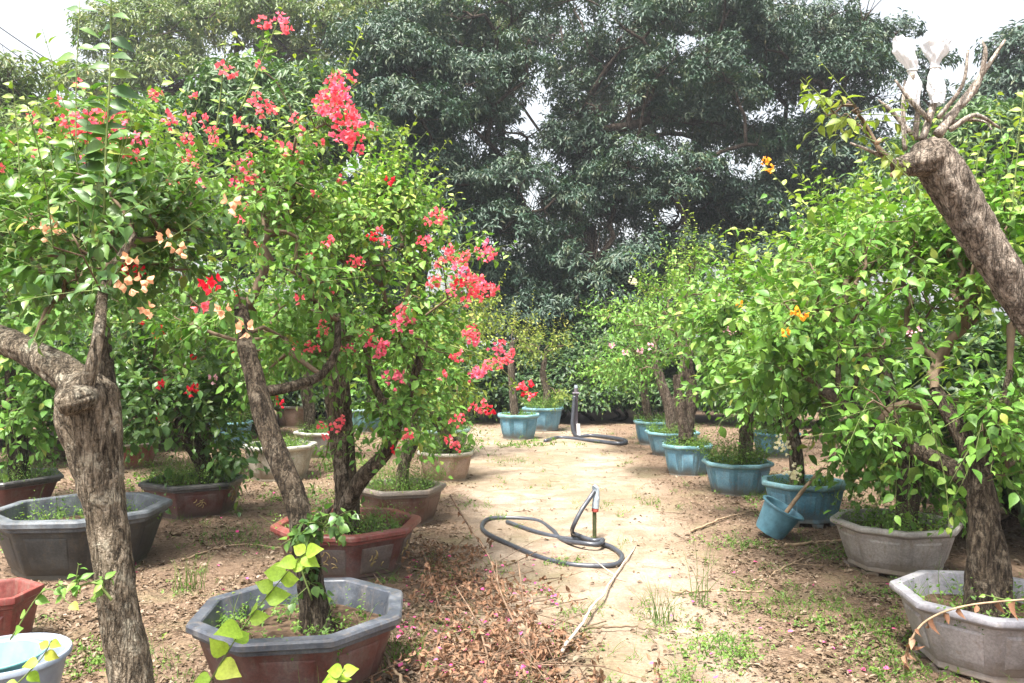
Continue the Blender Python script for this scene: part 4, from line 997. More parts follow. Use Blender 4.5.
# ------------------------------------------------------------------ weeds in the pots
def pot_weeds(key, dens=1.0, hgt=.12, seed=1, label=None, lean=0):
    p = POTS[key]; rng = np.random.default_rng(seed)
    S = int(170 * dens * (p['R'] / .35) ** 2)
    a = rng.uniform(0, 6.28, S); r = np.sqrt(rng.uniform(0, 1, S)) * p['R'] * .80
    o = np.stack([p['x'] + r * np.cos(a) * p['sx'], p['y'] + r * np.sin(a) * p['sy'], np.full(S, p['soil'] + .005)], -1)
    d = rng.normal(size=(S, 3)) * .55; d[:, 2] = np.abs(d[:, 2]) + .9
    d[:, 0] += np.cos(a) * .4; d[:, 1] += np.sin(a) * .4
    lb = MB(); 
    L = hgt * rng.uniform(.5, 2.4, S)
    sz = .022 if p['y'] < 7 else .034
    shoots(lb, None, o, d, L, 9, sz, rng, LEAF_MID if p['y'] < 5.2 else LEAF_FAR, -.2, rng.uniform(0, .35, S), droop=.15)
    ns = 3 if p['y'] < 7 else 2
    n2 = S // 2
    u4 = np.linspace(0, 1, 5)
    gd = rng.normal(size=(n2, 3)) * .4; gd[:, 2] = 1
    gl = hgt * rng.uniform(.6, 1.8, n2)
    P = o[:n2, None] + gl[:, None, None] * (gd[:, None] * u4[None, :, None] + (rng.normal(size=(n2, 1, 3)) * .3 + np.array([0, 0, -.25])) * (u4 ** 2)[None, :, None])
    tubes_batch(lb, P, .0022 * (1 - .85 * u4)[None] * np.ones((n2, 1)), 3, .2)
    ob_ = lb.build('pot_weeds', M['weed'])
    tag(ob_, 'green weeds growing in the ' + p['short'], 'weeds', 'weeds growing in the pots', 'stuff')
for k, (key, dn, hg) in enumerate([('L1', .45, .07), ('L2', .9, .09), ('L3', 1.7, .19), ('L4', 2.0, .26), ('L5', 1.6, .26), ('L5b', 1.2, .2), ('L6', .7, .06), ('L7', 1.6, .26), ('L8', .45, .12), ('L9', 1.2, .17), ('L10', 1.8, .24), ('L11', 1.2, .2),
                                   ('L12', .9, .09), ('L13', 1, .12), ('L14', 1, .1), ('L15', 1.4, .25), ('L16', 1, .12), ('R1', 1, .1), ('R2', 1.2, .12), ('R3', 1.2, .10), ('R4', 1.9, .24), ('R5', .8, .07), ('R6', 1, .1), ('R7', 1.0, .14), ('R8', .4, .09)]):
    pot_weeds(key, dn, hg, 500 + k)

# small ivy like sprig on the nearest trunk
def sprig(name, label, pts, Y, n, size, mat, tmpl, spread, seed, per=8, Ls=.12, young=.2, stem='twig_green', cat='plant', droop=.35):
    rng = np.random.default_rng(seed)
    base = pt(pts[0][0], pts[0][1], Y)
    root = thing(name, label, cat, base)
    lb = MB(); sb = MB()
    P = catmull([pt(a, b, Y) for a, b in pts], 20)
    tube(sb, P, np.linspace(.004, .002, 20), 5)
    o = P[rng.integers(2, 20, n)]; d = rng.normal(size=(n, 3)) * spread; d[:, 2] += .3
    shoots(lb, sb, o, d, Ls * rng.uniform(.5, 1.2, n), per, size, rng, tmpl, -.2, rng.uniform(0, young, n), droop=droop)
    sb.build('stem', M[stem], root); lb.build('foliage', M[mat], root)
sprig('ivy_sprig', 'leafy green creeper wrapped round the base of the leaning dark trunk', [(312, 600), (300, 560), (310, 530), (335, 520)], 3.08, 26, .045, 'leaf_deep', LEAF_HEART, .9, 601)
sprig('leafy_sprig', 'small glossy sprig sprouting low from the foreground trunk', [(112, 600), (95, 583), (70, 590)], 1.88, 7, .03, 'leaf_bright', LEAF_BIG, .8, 602, 5, .06)

# lime green vine over the front of the nearest pot
def vine(name, label, pts, Y, n, leaf, seed, mat='leaf_lime', extra_r=.003):
    rng = np.random.default_rng(seed)
    base = pt(pts[0][0], pts[0][1], Y); root = thing(name, label, 'plant', base)
    lb = MB(); sb = MB()
    long_shoot([(a, b, Y - .0 * i) for i, (a, b) in enumerate(pts)], n, leaf, .3, extra_r, LEAF_HEART, .9, .75)(lb, sb, rng)
    sb.build('stem', M['twig_green'], root); lb.build('foliage', M[mat], root)
vine('climbing_vine', 'lime green heart leaved vine climbing across the front of the nearest octagonal pot', [(160, 770), (205, 690), (245, 625), (285, 575), (310, 548)], 2.45, 21, .098, 611)
vine('climbing_vine', 'small yellow green vine at the bottom edge under the nearest octagonal pot', [(255, 800), (300, 720), (330, 690), (345, 668)], 2.3, 16, .075, 612)
vine('climbing_vine', 'pale green shoot at the lower left corner in front of the turquoise basin', [(-30, 720), (10, 690), (40, 660), (52, 640)], 2.3, 9, .05, 613)
vine('creeping_sprig', 'light green creeping sprig over the maroon pot by the left edge', [(10, 640), (45, 590), (75, 605), (110, 588)], 2.6, 11, .045, 614, 'leaf_fresh')

# ------------------------------------------------------------------ background trees
def rosettes(mb, pos, out, rng, leaf_len, k, tmpl, droop, young=.1):
    N = len(pos)
    r1 = unit(np.cross(out, np.array([.2, .3, .93]))); r2 = np.cross(out, r1)
    ph = rng.uniform(0, 6.28, (N, k)); el = rng.uniform(-.2, .9, (N, k))
    ax = np.cos(ph)[..., None] * r1[:, None] + np.sin(ph)[..., None] * r2[:, None] + el[..., None] * out[:, None]
    ax[..., 2] -= droop
    ax = unit(ax)
    nor = rng.normal(size=(N, k, 3)) * .35 + out[:, None] * .6; nor[..., 2] += .7
    sz = leaf_len * rng.uniform(.7, 1.25, (N, k))
    p = pos[:, None] + ax * (sz * .25)[..., None] + rng.normal(size=(N, k, 3)) * leaf_len * .35
    yo = np.repeat(rng.uniform(0, 1, (N, 1)) ** 6, k, 1) * young + rng.uniform(0, .08, (N, k))
    leaves(mb, p.reshape(-1, 3), ax.reshape(-1, 3), nor.reshape(-1, 3), sz.ravel(), tmpl, yo.ravel())

def bg_tree(name, label, px, Y, blobs, n_lump, ros, leafmat, leaf_len=.15, k=13, tmpl=LEAF_LANCE, lump=(.55, 1.1), trunk_r=.22, seed=1, droop=.55, young=.6, bark='bark_dark', group='trees behind the nursery', flat=.75, cat='tree', stems=1, split=1.3, hole=0.0):
    rng = np.random.default_rng(seed)
    x = (px - 512) / F * Y
    base = np.array([x, Y, -.05]); root = thing(name, label, cat, base, group)
    mb = MB(); lb = MB()
    bn = []; br = []
    for s in range(stems):
        q = base + np.array([rng.normal() * .25 * (stems > 1), rng.normal() * .25 * (stems > 1), 0])
        P = [q]; 
        for i in range(1, 6): P.append(P[-1] + np.array([rng.normal() * .12, rng.normal() * .12, split * .32]))
        PP = catmull(P, 18); RR = np.linspace(trunk_r * 1.25, trunk_r * .8, 18) * (1 if stems == 1 else .6)
        tube(mb, PP, RR, 14, disp=bark_disp(seed + s))
        bn += list(PP[8:]); br += list(RR[8:] * .9)
    mb.build('trunk', M[bark], root)
    tot = sum(b[6] for b in blobs)
    cs = np.concatenate([sample_blob(rng, b[:6], max(1, int(round(n_lump * b[6] / tot)))) for b in blobs])
    cs[:, 2] = np.maximum(cs[:, 2], .35)
    ch = grow(bn, br, cs, rng, seg=.45, tip=.022 * lump[1], rise=.2, expo=.45)
    bb = MB()
    for P, r, d in ch: tube(bb, P, r, 6, cap=False)
    # secondary twigs into every lump
    rad = rng.uniform(lump[0], lump[1], len(ch))
    tops = np.array([c[0][-1] for c in ch])
    nt = 7
    o = np.repeat(tops, nt, 0); d = rnd_unit(rng, len(o)) ; d[:, 2] = d[:, 2] * .7 + .25; e = d * np.repeat(rad, nt)[:, None] * .85
    u4 = np.linspace(0, 1, 4)
    P = o[:, None] + e[:, None] * u4[None, :, None] + rng.normal(size=(len(o), 1, 3)) * .1 * (u4 * (1 - u4))[None, :, None]
    tubes_batch(bb, P, np.repeat(rad, nt)[:, None] * .014 * (1 - .7 * u4)[None], 4)
    bb.build('branches', M[bark], root)
    nr = np.maximum(4, (ros * (rad / lump[1]) ** 2).astype(int))
    c = np.repeat(tops, nr, 0); R = np.repeat(rad, nr)
    d = rnd_unit(rng, len(c)); low = (d[:, 2] < -.15); d[low, 2] *= -.6; d = unit(d)
    rr = rng.uniform(.55, 1.05, len(c))
    pos = c + d * (R * rr)[:, None] * np.array([1, 1, flat])
    if hole > 0:
        keep = np.array([mnoise.noise(Vector(p * 0.9 + seed)) > -hole for p in pos]); pos, d = pos[keep], d[keep]
    keep = pos[:, 2] > .05; pos, d = pos[keep], d[keep]
    rosettes(lb, pos, unit(d + np.array([0, 0, .5])), rng, leaf_len, k, tmpl, droop, young)
    lb.build('crown', M[leafmat], root)
    return root

bg_tree('longan_tree', 'largest dark glossy tree filling the middle of the background, dark limbs showing through gaps', 590, 18.0,
    [(560, 60, 18, 150, 100, 2.5, 30), (690, 60, 18, 110, 90, 2.3, 24), (500, 190, 17.6, 110, 90, 2.0, 18), (640, 220, 17.4, 120, 70, 2.0, 18), (590, 310, 17, 130, 40, 1.5, 12), (720, 200, 17.6, 70, 80, 1.6, 10), (600, 275, 17.2, 70, 30, 1.2, 10)],
    165, 185, 'leaf_longan', .120, 15, seed=701, hole=.06, trunk_r=.32)
bg_tree('longan_tree', 'dense dark tree behind the coral flowers, left of the largest dark tree', 400, 17.0,
    [(400, 100, 17, 80, 80, 1.8, 16), (440, 230, 16.6, 70, 80, 1.6, 12), (350, 200, 17, 70, 70, 1.6, 10), (470, 310, 16.4, 70, 40, 1.2, 8), (365, 290, 16.2, 50, 35, 1.0, 8)],
    76, 195, 'leaf_longan', .120, 15, seed=702, trunk_r=.25)
bg_tree('longan_tree', 'dark tree with thin top against white sky, left of the bagged trunk', 800, 19.0,
    [(800, 70, 19, 70, 60, 1.8, 14), (870, 60, 19, 80, 50, 1.8, 14), (790, 190, 18.6, 70, 60, 1.6, 10), (880, 150, 18.8, 80, 60, 1.6, 12), (840, 260, 18.6, 100, 40, 1.5, 10), (765, 265, 18.2, 55, 35, 1.2, 8)],
    90, 160, 'leaf_longan', .130, 14, seed=703, trunk_r=.26, hole=.12)
bg_tree('leafy_tree', 'greener rounded tree behind the leaning trunk at the right edge', 1010, 15.0,
    [(990, 160, 15, 70, 45, 1.5, 12), (930, 190, 15.2, 60, 40, 1.3, 8), (1060, 140, 15, 50, 60, 1.5, 8), (990, 250, 15, 90, 50, 1.3, 9)],
    56, 105, 'leaf_mango', .16, 12, seed=704, trunk_r=.2)
bg_tree('leafy_tree', 'tall thin crowned tree rising behind the tall foreground shoots at upper left', 190, 23.0,
    [(150, 40, 23, 60, 45, 2.0, 12), (220, 20, 23, 70, 40, 2.0, 14), (300, 30, 23, 70, 50, 2.0, 14), (110, 90, 22, 50, 30, 1.6, 6), (200, 80, 22.5, 80, 30, 1.8, 9)],
    66, 100, 'leaf_airy', .16, 13, seed=705, trunk_r=.28, hole=.12)
bg_tree('leafy_tree', 'yellow green topped tree reaching the top edge left of centre', 420, 24.0,
    [(420, 20, 24, 80, 45, 2.2, 14), (360, 60, 24, 60, 45, 2.0, 10), (470, 40, 24, 50, 35, 1.8, 8)],
    46, 85, 'leaf_airy', .21, 11, seed=706, trunk_r=.28, young=1.0, hole=.15)
bg_tree('mango_tree', 'lush round mid green tree behind the pink flowers at upper left', 250, 13.5,
    [(240, 120, 13.5, 80, 45, 1.2, 18), (170, 150, 13.5, 55, 40, 1.0, 9), (310, 140, 13.5, 50, 45, 1.0, 9), (240, 230, 13.5, 110, 60, 1.2, 12)],
    66, 100, 'leaf_mango', .15, 13, seed=707, trunk_r=.18, lump=(.45, .85))
bg_tree('leafy_tree', 'grey green bushy tree at the far left edge beneath the open sky', 10, 14.0,
    [(20, 140, 14, 60, 50, 1.3, 12), (-30, 110, 14, 50, 50, 1.3, 8), (80, 160, 14, 55, 45, 1.2, 9), (40, 250, 14, 110, 60, 1.2, 12)],
    56, 95, 'leaf_airy', .14, 12, seed=708, trunk_r=.17, lump=(.45, .9))
bg_tree('longan_tree', 'tallest dark tree at the top edge between the middle and right dark trees', 760, 21.0,
    [(740, 10, 21, 80, 50, 2.0, 12), (660, -10, 21, 90, 50, 2.0, 12), (800, 60, 21, 60, 40, 1.6, 8)],
    52, 150, 'leaf_longan', .14, 14, seed=709, trunk_r=.3, hole=.2)
bg_tree('longan_tree', 'feathery dark tree at the top right corner beyond the leaning trunk', 1060, 21.0,
    [(1060, 80, 21, 60, 50, 1.8, 12), (1010, 120, 21, 50, 40, 1.6, 8)],
    30, 90, 'leaf_longan', .19, 12, seed=710, trunk_r=.24, hole=.2)

bg_tree('longan_tree', 'far hazy tree filling the gaps behind the largest dark tree', 660, 25.0,
    [(560, 110, 25, 90, 90, 2.5, 14), (690, 130, 25, 90, 90, 2.5, 16), (800, 170, 25, 80, 80, 2.2, 10), (620, 270, 24, 110, 50, 2.0, 10)],
    95, 125, 'leaf_longan', .16, 13, seed=711, trunk_r=.3, hole=.08)

# understorey shrubs along the back
SH = [(572, 16.2, 40, 338, 'taller dark bush rising just left of the black standpipe'), (455, 15.2, 45, 375, 'dark hedge shrub left of the thin yellowish trees'), (505, 15.6, 40, 380, 'dark hedge shrub behind the light blue pot'), (555, 15.4, 42, 372, 'dark hedge shrub behind the farthest blue pot'), (605, 15.2, 42, 376, 'dark hedge shrub right behind the black standpipe'),
      (650, 15.5, 44, 365, 'dark hedge shrub behind the flat crowned right trees'), (705, 15.2, 50, 365, 'dark hedge shrub behind the twin stemmed tree'), (765, 14.5, 55, 360, 'dark hedge shrub behind the dark teal pot'), (830, 14.0, 60, 350, 'dark hedge shrub deep behind the cream flowered tree'),
      (900, 12.0, 70, 350, 'dark hedge shrub deep behind the dense right tree'), (1000, 7.5, 90, 375, 'dark hedge shrub deep behind the gnarled trunk'), (400, 15.5, 50, 360, 'dark hedge shrub deep behind the coral flowered crown'), (330, 16.0, 60, 350, 'dark hedge shrub beyond the small far cream pot'),
      (60, 9.6, 70, 385, 'low dark shrub close behind the dark red brown pot'), (200, 12.2, 60, 390, 'low dark shrub right behind the blue pot among weeds'), (335, 14.4, 50, 385, 'low dark shrub behind the small far cream pot'), (120, 11.0, 50, 392, 'low dark shrub right behind the pinkish red pot'),
      (1030, 5.6, 70, 470, 'added dark shrub that deepens the shade between the warm grey pot and right edge'), (985, 8.2, 70, 420, 'added dark shrub that deepens the shade behind the warm grey pot'),  # two shrubs added to block sky light and darken the right side
      (250, 15.0, 60, 350, 'dark hedge shrub behind the blue pot among weeds'), (170, 14.0, 60, 350, 'dark hedge shrub beyond the pinkish red pot'), (90, 12.5, 70, 350, 'dark hedge shrub beyond the large grey pot'), (10, 11.0, 80, 345, 'dark hedge shrub at the far left edge')]
for i, (px, Y, rx, py, lab) in enumerate(SH):
    dz = 60 if py < 370 else 44
    bg_tree('hedge_shrub', lab, px, Y, [(px, py, Y, rx, dz * .75, .7, 10), (px, 402, Y - .3, rx * 1.15, 14, .6, 9)], 28, 85, 'leaf_hedge', .11, 11, LEAF_FAR, (.35, .6), .05, 720 + i, .3, .5, group='dark hedge shrubs along the back', cat='shrub', stems=3, split=.35)

# ------------------------------------------------------------------ hoses, pipes, bucket
def zp(x, y): return (440 + x / 3.205, 470 + y / 3.205)
def hose(name, label, pts, r, mat, cat='hose', group=None, n=160):
    P = catmull(pts, n); mb = MB(); tube(mb, P, r, 10)
    o = mb.build(name, M[mat]); tag(o, label, cat, group); return o
hp = [zp(*q) for q in [(425, 200), (440, 222), (490, 240), (522, 238), (505, 252), (450, 248), (390, 224), (360, 192), (310, 162), (230, 153), (160, 156), (135, 176), (150, 202), (240, 246), (340, 286), (440, 305), (555, 304), (584, 278), (555, 252), (510, 236), (450, 226), (380, 216), (300, 196), (215, 166)]]
P3 = []
top = pt(595, 491, 5.5)
P3.append(top + np.array([-.006, -.01, 0])); P3.append(pt(590.5, 497, 5.47)); P3.append(pt(581, 511, 5.40)); P3.append(pt(573, 527, 5.40) + np.array([0, 0, 0]))
for i, (a, b) in enumerate(hp):
    g = gnd(a, b, .016); 
    if 1 <= i <= 5: g[2] = .045
    if i in (18, 19, 20): g[2] = .02
    P3.append(g)
hose('garden_hose', 'coiled black hose lying on the bare path, rising to the short riser pipe', P3, .0155, 'hose', n=260)
b = gnd(594.5, 540); 
root = thing('riser_pipe', 'short mossy riser pipe with grey elbow and red ring standing in the path', 'water pipe', b)
mb = MB(); tube(mb, [b + [0, 0, -.03], pt(594.5, 511, 5.5)], .014, 14); mb.build('pipe', M['pipe_moss'], root, True, 40)
mb = MB(); tube(mb, [pt(595, 511.5, 5.5), pt(595.2, 508.5, 5.5)], .024, 16); mb.build('ring', M['red_tape'], root, True, 40)
mb = MB(); P = catmull([pt(595.3, 508, 5.5), pt(596.2, 499, 5.5), pt(596.6, 493, 5.5), pt(595.5, 488, 5.5), pt(594, 488.5, 5.49)], 18)
tube(mb, P, np.concatenate([np.full(6, .025), np.full(12, .021)]), 16); mb.build('elbow', M['pvc_grey'], root, True, 50)

b = gnd(575.5, 437.5)
Yp = b[1]
root = thing('standpipe', 'tall dark standpipe with a crossbar valve at the far end of the path', 'water pipe', b)
mb = MB(); tube(mb, [b + [0, 0, -.03], pt(576, 388, Yp)], .034, 14); mb.build('pipe', M['pipe_dark'], root, True, 40)
mb = MB(); tube(mb, [b + [.05, -.05, -.02], pt(578.2, 424, Yp - .05)], .03, 12); mb.build('sleeve', M['pvc_white'], root, True, 40)
mb = MB(); tube(mb, [pt(572.5, 393.5, Yp - .03), pt(579, 393.5, Yp - .03)], .02, 10); mb.build('valve', M['pipe_dark'], root, True, 40)
mb = MB(); tube(mb, [pt(576, 389, Yp), pt(576, 385, Yp)], .026, 12); mb.build('cap', M['pvc_grey'], root, True, 40)
hp = [(576, 392), (573.5, 410), (572, 430), (577, 436.5), (590, 435.5), (607, 437), (622, 439.5), (626, 442), (618, 443.5), (600, 441.5), (585, 440), (560, 437.5), (545, 441)]
P3 = [pt(574.5, 396, Yp - .06), pt(573.2, 412, Yp - .08), pt(572.5, 428, Yp - .1)] + [gnd(a, bb, .025) for a, bb in hp[3:]]
hose('garden_hose', 'thin dark hose looping on the ground at the foot of the far standpipe', P3, .028, 'hose')

# tilted bucket with stick
c = pt(776, 527, 5.62)
bk = thing('small_bucket', 'small round blue bucket tipped sideways in front of the deep blue pot', 'bucket', (c[0], c[1], .115), None, local=True)
bk.rotation_euler = (math.radians(10), math.radians(27), 0)
R = .145; mb = MB(); H = .21
lathe_rings(mb, [polyring(40, R * r, z - .10) for r, z in ((.55, 0), (.68, 0), (.71, .012), (.93, H * .95))], close_bottom=True)
lathe_rings(mb, [polyring(40, R * r, z - .10) for r, z in ((.90, H * .95), (.69, .015), (.3, .015))], close_top=True)
mb.build('bowl', M['bucket_blue'], bk, True, 40)
mb = MB(); lathe_rings(mb, [polyring(40, R * r, z - .10) for r, z in ((.92, H * .92), (.98, H * .92), (1.06, H * .94), (1.07, H * .98), (1.05, H), (.92, H), (.895, H * .95))]); mb.build('rim', M['bucket_blue'], bk, True, 40)
mb = MB(); tube(mb, catmull([pt(778, 524, 5.6), pt(800, 494, 5.68), pt(822, 468, 5.75)], 12), np.linspace(.016, .012, 12), 9, disp=bark_disp(5, .05, .15))
st = mb.build('wooden_stick', M['twig_dry']); tag(st, 'straight brown stick leaning out of the tipped blue bucket', 'stick')

# sticks lying on the ground
def ground_stick(label, pts, r, seed, mat='twig_dry', lift=.012, fork=0):
    rng = np.random.default_rng(seed)
    P = catmull([gnd(a, b, lift + l) for a, b, l in pts], 22) + rng.normal(size=(22, 3)) * .004
    mb = MB(); tube(mb, P, np.linspace(r, r * .45, 22), 7)
    for q in range(fork):
        i = rng.integers(6, 18); d = unit(P[i + 1] - P[i]); e = np.array([-d[1], d[0], .25]) * rng.choice([-1, 1]) + d
        tube(mb, catmull([P[i], P[i] + e * .08, P[i] + e * .17 + [0, 0, .01]], 6), np.linspace(r * .5, r * .25, 6), 5)
    o = mb.build('fallen_stick', M[mat]); tag(o, label, 'stick', 'sticks lying on the ground')
ground_stick('long pale stick lying slantwise on the path right of the dry brush', [(562, 652, .03), (590, 612, .02), (615, 575, .01), (636, 546, 0)], .008, 1, fork=1, mat='twig_pale')
ground_stick('reddish long stick on the ground in front of the tipped bucket', [(785, 546, 0), (820, 542, 0), (850, 541, 0)], .012, 2, mat='twig_dry')
ground_stick('thin stick pointing along the path left of the tipped bucket', [(690, 531, 0), (725, 518, 0), (757, 510, 0)], .009, 3)
ground_stick('thin twig lying straight across the middle of the path', [(672, 592, 0), (720, 590, 0), (768, 592, 0)], .007, 4)
ground_stick('slender brown twig lying by the right of the dry brush', [(585, 628, 0), (630, 626, 0), (662, 632, 0)], .006, 5, fork=2, mat='twig')
ground_stick('broken brown branch propped against the nearest octagonal pot', [(412, 700, .02), (385, 655, .10), (352, 612, .22)], .008, 6, mat='twig')
ground_stick('long thin stick behind the nearest octagonal pot among the litter', [(182, 560, 0), (230, 545, 0), (285, 548, 0)], .008, 7)
ground_stick('forked twig near the warm grey pot on the right', [(770, 575, 0), (800, 560, 0), (840, 548, 0)], .007, 8, fork=3)

# dry twig in front of the lavender pot
rng = np.random.default_rng(640)
b = gnd(905, 668); root = thing('dry_twig', 'dry arching twig with hanging curled brown leaves in front of the lavender grey pot', 'twig', b)
P = catmull([b, pt(908, 648, 2.95), pt(925, 622, 2.9), pt(965, 606, 2.86), (pt(1040, 598, 2.8))], 40)
mb = MB(); tube(mb, P, np.linspace(.005, .003, 40), 6); mb.build('stem', M['twig_dry'], root)
lb = MB(); idx = np.array([3, 5, 7, 9, 11, 12, 14, 17, 20, 22, 25, 28, 31, 34, 36]); n = len(idx)
ax = rng.normal(size=(n, 3)) * .3; ax[:, 2] -= 1
leaves(lb, P[idx], ax, rng.normal(size=(n, 3)), .055 * rng.uniform(.6, 1.2, n), LEAF_DRY, np.zeros(n)); lb.build('foliage', M['dry'], root)

# dry brush pile
rng = np.random.default_rng(650)
b = gnd(505, 640); root = thing('dry_brush_pile', 'heap of cut dead branches with crisp brown leaves beside the path', 'brush pile', b)
mb = MB(); lb = MB(); LO = []; LD = []
BX = []
for i in range(120):
    q = 548 + 142 * rng.uniform(0, 1) ** .75
    BX.append((rng.normal(452 + 60 * (q - 548) / 142, 16 + 40 * (q - 548) / 142), q))
for i in range(120):
    ang = rng.uniform(0, 6.28); L = rng.uniform(.25, .75)
    c = gnd(BX[i][0], BX[i][1], rng.uniform(.008, .07))
    d = np.array([math.cos(ang), math.sin(ang), rng.uniform(-.05, .55)])
    P = catmull([c - d * L * .5 + [0, 0, .02], c + rng.normal(size=3) * .03, c + d * L * .5, ], 10); P[:, 2] = np.maximum(P[:, 2], .006)
    tube(mb, P, np.linspace(.0030, .0012, 10), 5)
    for q in range(int(rng.choice([7, 22, 46]))):
        t = rng.integers(1, 9); LO.append(P[t] + rng.normal(size=3) * .012); LD.append(rng.normal(size=3) * .6 + d * .5 - np.array([0, 0, .5]))
FEAT = [[(458, 492, .02, 5.0), (470, 530, .12, 4.6), (492, 565, .16, 4.2), (510, 600, .1, 3.8)], [(500, 662, 0, 0), (492, 615, 0, 0), (476, 580, .1, 0)]]
for (pts_) in ([(503, 655, 3.4), (520, 640, 3.5), (500, 590, 3.7), (496, 560, 3.9)], [(492, 676, 3.2), (478, 625, 3.5), (455, 585, 3.8)], [(532, 665, 3.3), (526, 620, 3.5), (518, 560, 3.75)], [(470, 640, 3.4), (440, 660, 3.35), (425, 680, 3.3)], [(450, 495, 4.6), (470, 528, 4.4), (488, 555, 4.2), (500, 590, 3.8)]):
    P = catmull([pt(*q) for q in pts_], 20); P[:, 2] = np.maximum(P[:, 2], .01)
    tube(mb, P, np.linspace(.006, .0025, 20), 6)
    for q in range(26 if pts_[0][1] < 500 else 10):
        t = rng.integers(1, 19); LO.append(P[t]); LD.append(rng.normal(size=3) * .5 - np.array([0, 0, .6]))
LO = np.array(LO); LD = np.array(LD); n = len(LO); LO[:, 2] = np.maximum(LO[:, 2], .012)
mb.build('branch', M['twig_mid'], root)
leaves(lb, LO, LD, rng.normal(size=(n, 3)) + [0, 0, .4], .029 * rng.uniform(.5, 1.4, n), LEAF_DRY, rng.uniform(0, .35, n)); lb.build('foliage', M['dry'], root)

# ------------------------------------------------------------------ leaf litter, petals, weeds
rng = np.random.default_rng(660)
N = 330000
Yr = 1.9 + rng.uniform(0, 1, N) ** 1.5 * 12.5
X = rng.uniform(-.72, .72, N) * Yr + rng.normal(size=N) * .3
pm = litter_mask(X, Yr)
patch = np.array([mnoise.noise(Vector((x * 2.2, y * 2.2, 3.3))) for x, y in zip(X, Yr)])
patch2 = np.array([mnoise.noise(Vector((x * 6.5, y * 6.5, 7.7))) for x, y in zip(X, Yr)])
keep = rng.uniform(0, 1, N) < (pm * np.clip(.42 + .85 * patch + .85 * patch2, .06, 1) + .016 + .05 * (patch > .1) * (patch2 > .1))
for p in POTS.values():
    keep &= np.hypot((X - p['x']) / p['sx'], (Yr - p['y']) / p['sy']) > p['R'] * .74
X, Yr = X[keep], Yr[keep]; n = len(X)
ax = rng.normal(size=(n, 3)); ax[:, 2] *= .12
nor = rng.normal(size=(n, 3)) * .35; nor[:, 2] += 1
pos = np.stack([X, Yr, ground_z(X, Yr) + rng.uniform(.004, .016, n)], -1)
lb = MB(); leaves(lb, pos, ax, nor, .030 * rng.uniform(.25, 1.0, n) ** 1.4 * rng.choice([.6, 1, 1, 1.7], n), leaf_template(2, [.25, .20], .6, .25), np.clip(rng.normal(.1, .25, n), 0, 1))
tag(lb.build('leaf_litter', M['litter']), 'dead brown leaves scattered over the soil around the pots', 'leaf litter', None, 'stuff')
# straw: short dry stalks mixed into the litter
N = 14000
Ys = 2.0 + rng.uniform(0, 1, N) ** 1.4 * 10; Xs = rng.uniform(-.7, .7, N) * Ys
ps = np.array([mnoise.noise(Vector((x * 1.6, y * 1.6, 5.1))) for x, y in zip(Xs, Ys)])
keep = rng.uniform(0, 1, N) < (litter_mask(Xs, Ys) * (.4 + .6 * ps) + .03)
for p in POTS.values():
    keep &= np.hypot((Xs - p['x']) / p['sx'], (Ys - p['y']) / p['sy']) > p['R'] * .8
Xs, Ys = Xs[keep], Ys[keep]; n = len(Xs)
a = rng.uniform(0, 6.28, n); L = rng.uniform(.04, .20, n); u = np.linspace(-.5, .5, 4)
P = np.stack([Xs, Ys, ground_z(Xs, Ys) + .010], -1)[:, None] + np.stack([np.cos(a), np.sin(a), rng.normal(size=n) * .06], -1)[:, None] * (L[:, None] * u[None])[..., None]
P[:, 1:3, :2] += rng.normal(size=(n, 2, 2)) * .008
lb = MB(); tubes_batch(lb, P, np.full((n, 4), .0014) * rng.uniform(.6, 1.6, (n, 1)), 3, rng.uniform(0, .6))
tag(lb.build('straw_litter', M['twig_mid']), 'thin dry stalks and straw strewn among the dead leaves', 'straw', None, 'stuff')
n = 190
g = np.array([gnd(rng.uniform(395, 560), 545 + 138 * rng.uniform(0, 1) ** .8, .012) for _ in range(n)] + [gnd(rng.uniform(130, 300), rng.uniform(485, 590), .012) for _ in range(30)] + [gnd(rng.uniform(650, 900), rng.uniform(560, 683), .012) for _ in range(30)]); n = len(g)
ax = rng.normal(size=(n, 3)); ax[:, 2] *= .1; nor = rng.normal(size=(n, 3)) * .4; nor[:, 2] += 1
lb = MB(); leaves(lb, g, ax, nor, .030 * rng.uniform(.6, 1.2, n), leaf_template(2, [.32, .26], .3, .15), np.zeros(n))
tag(lb.build('fallen_petals', M['magenta']), 'pink fallen petals scattered over the litter and dry brush', 'petals', None, 'stuff')

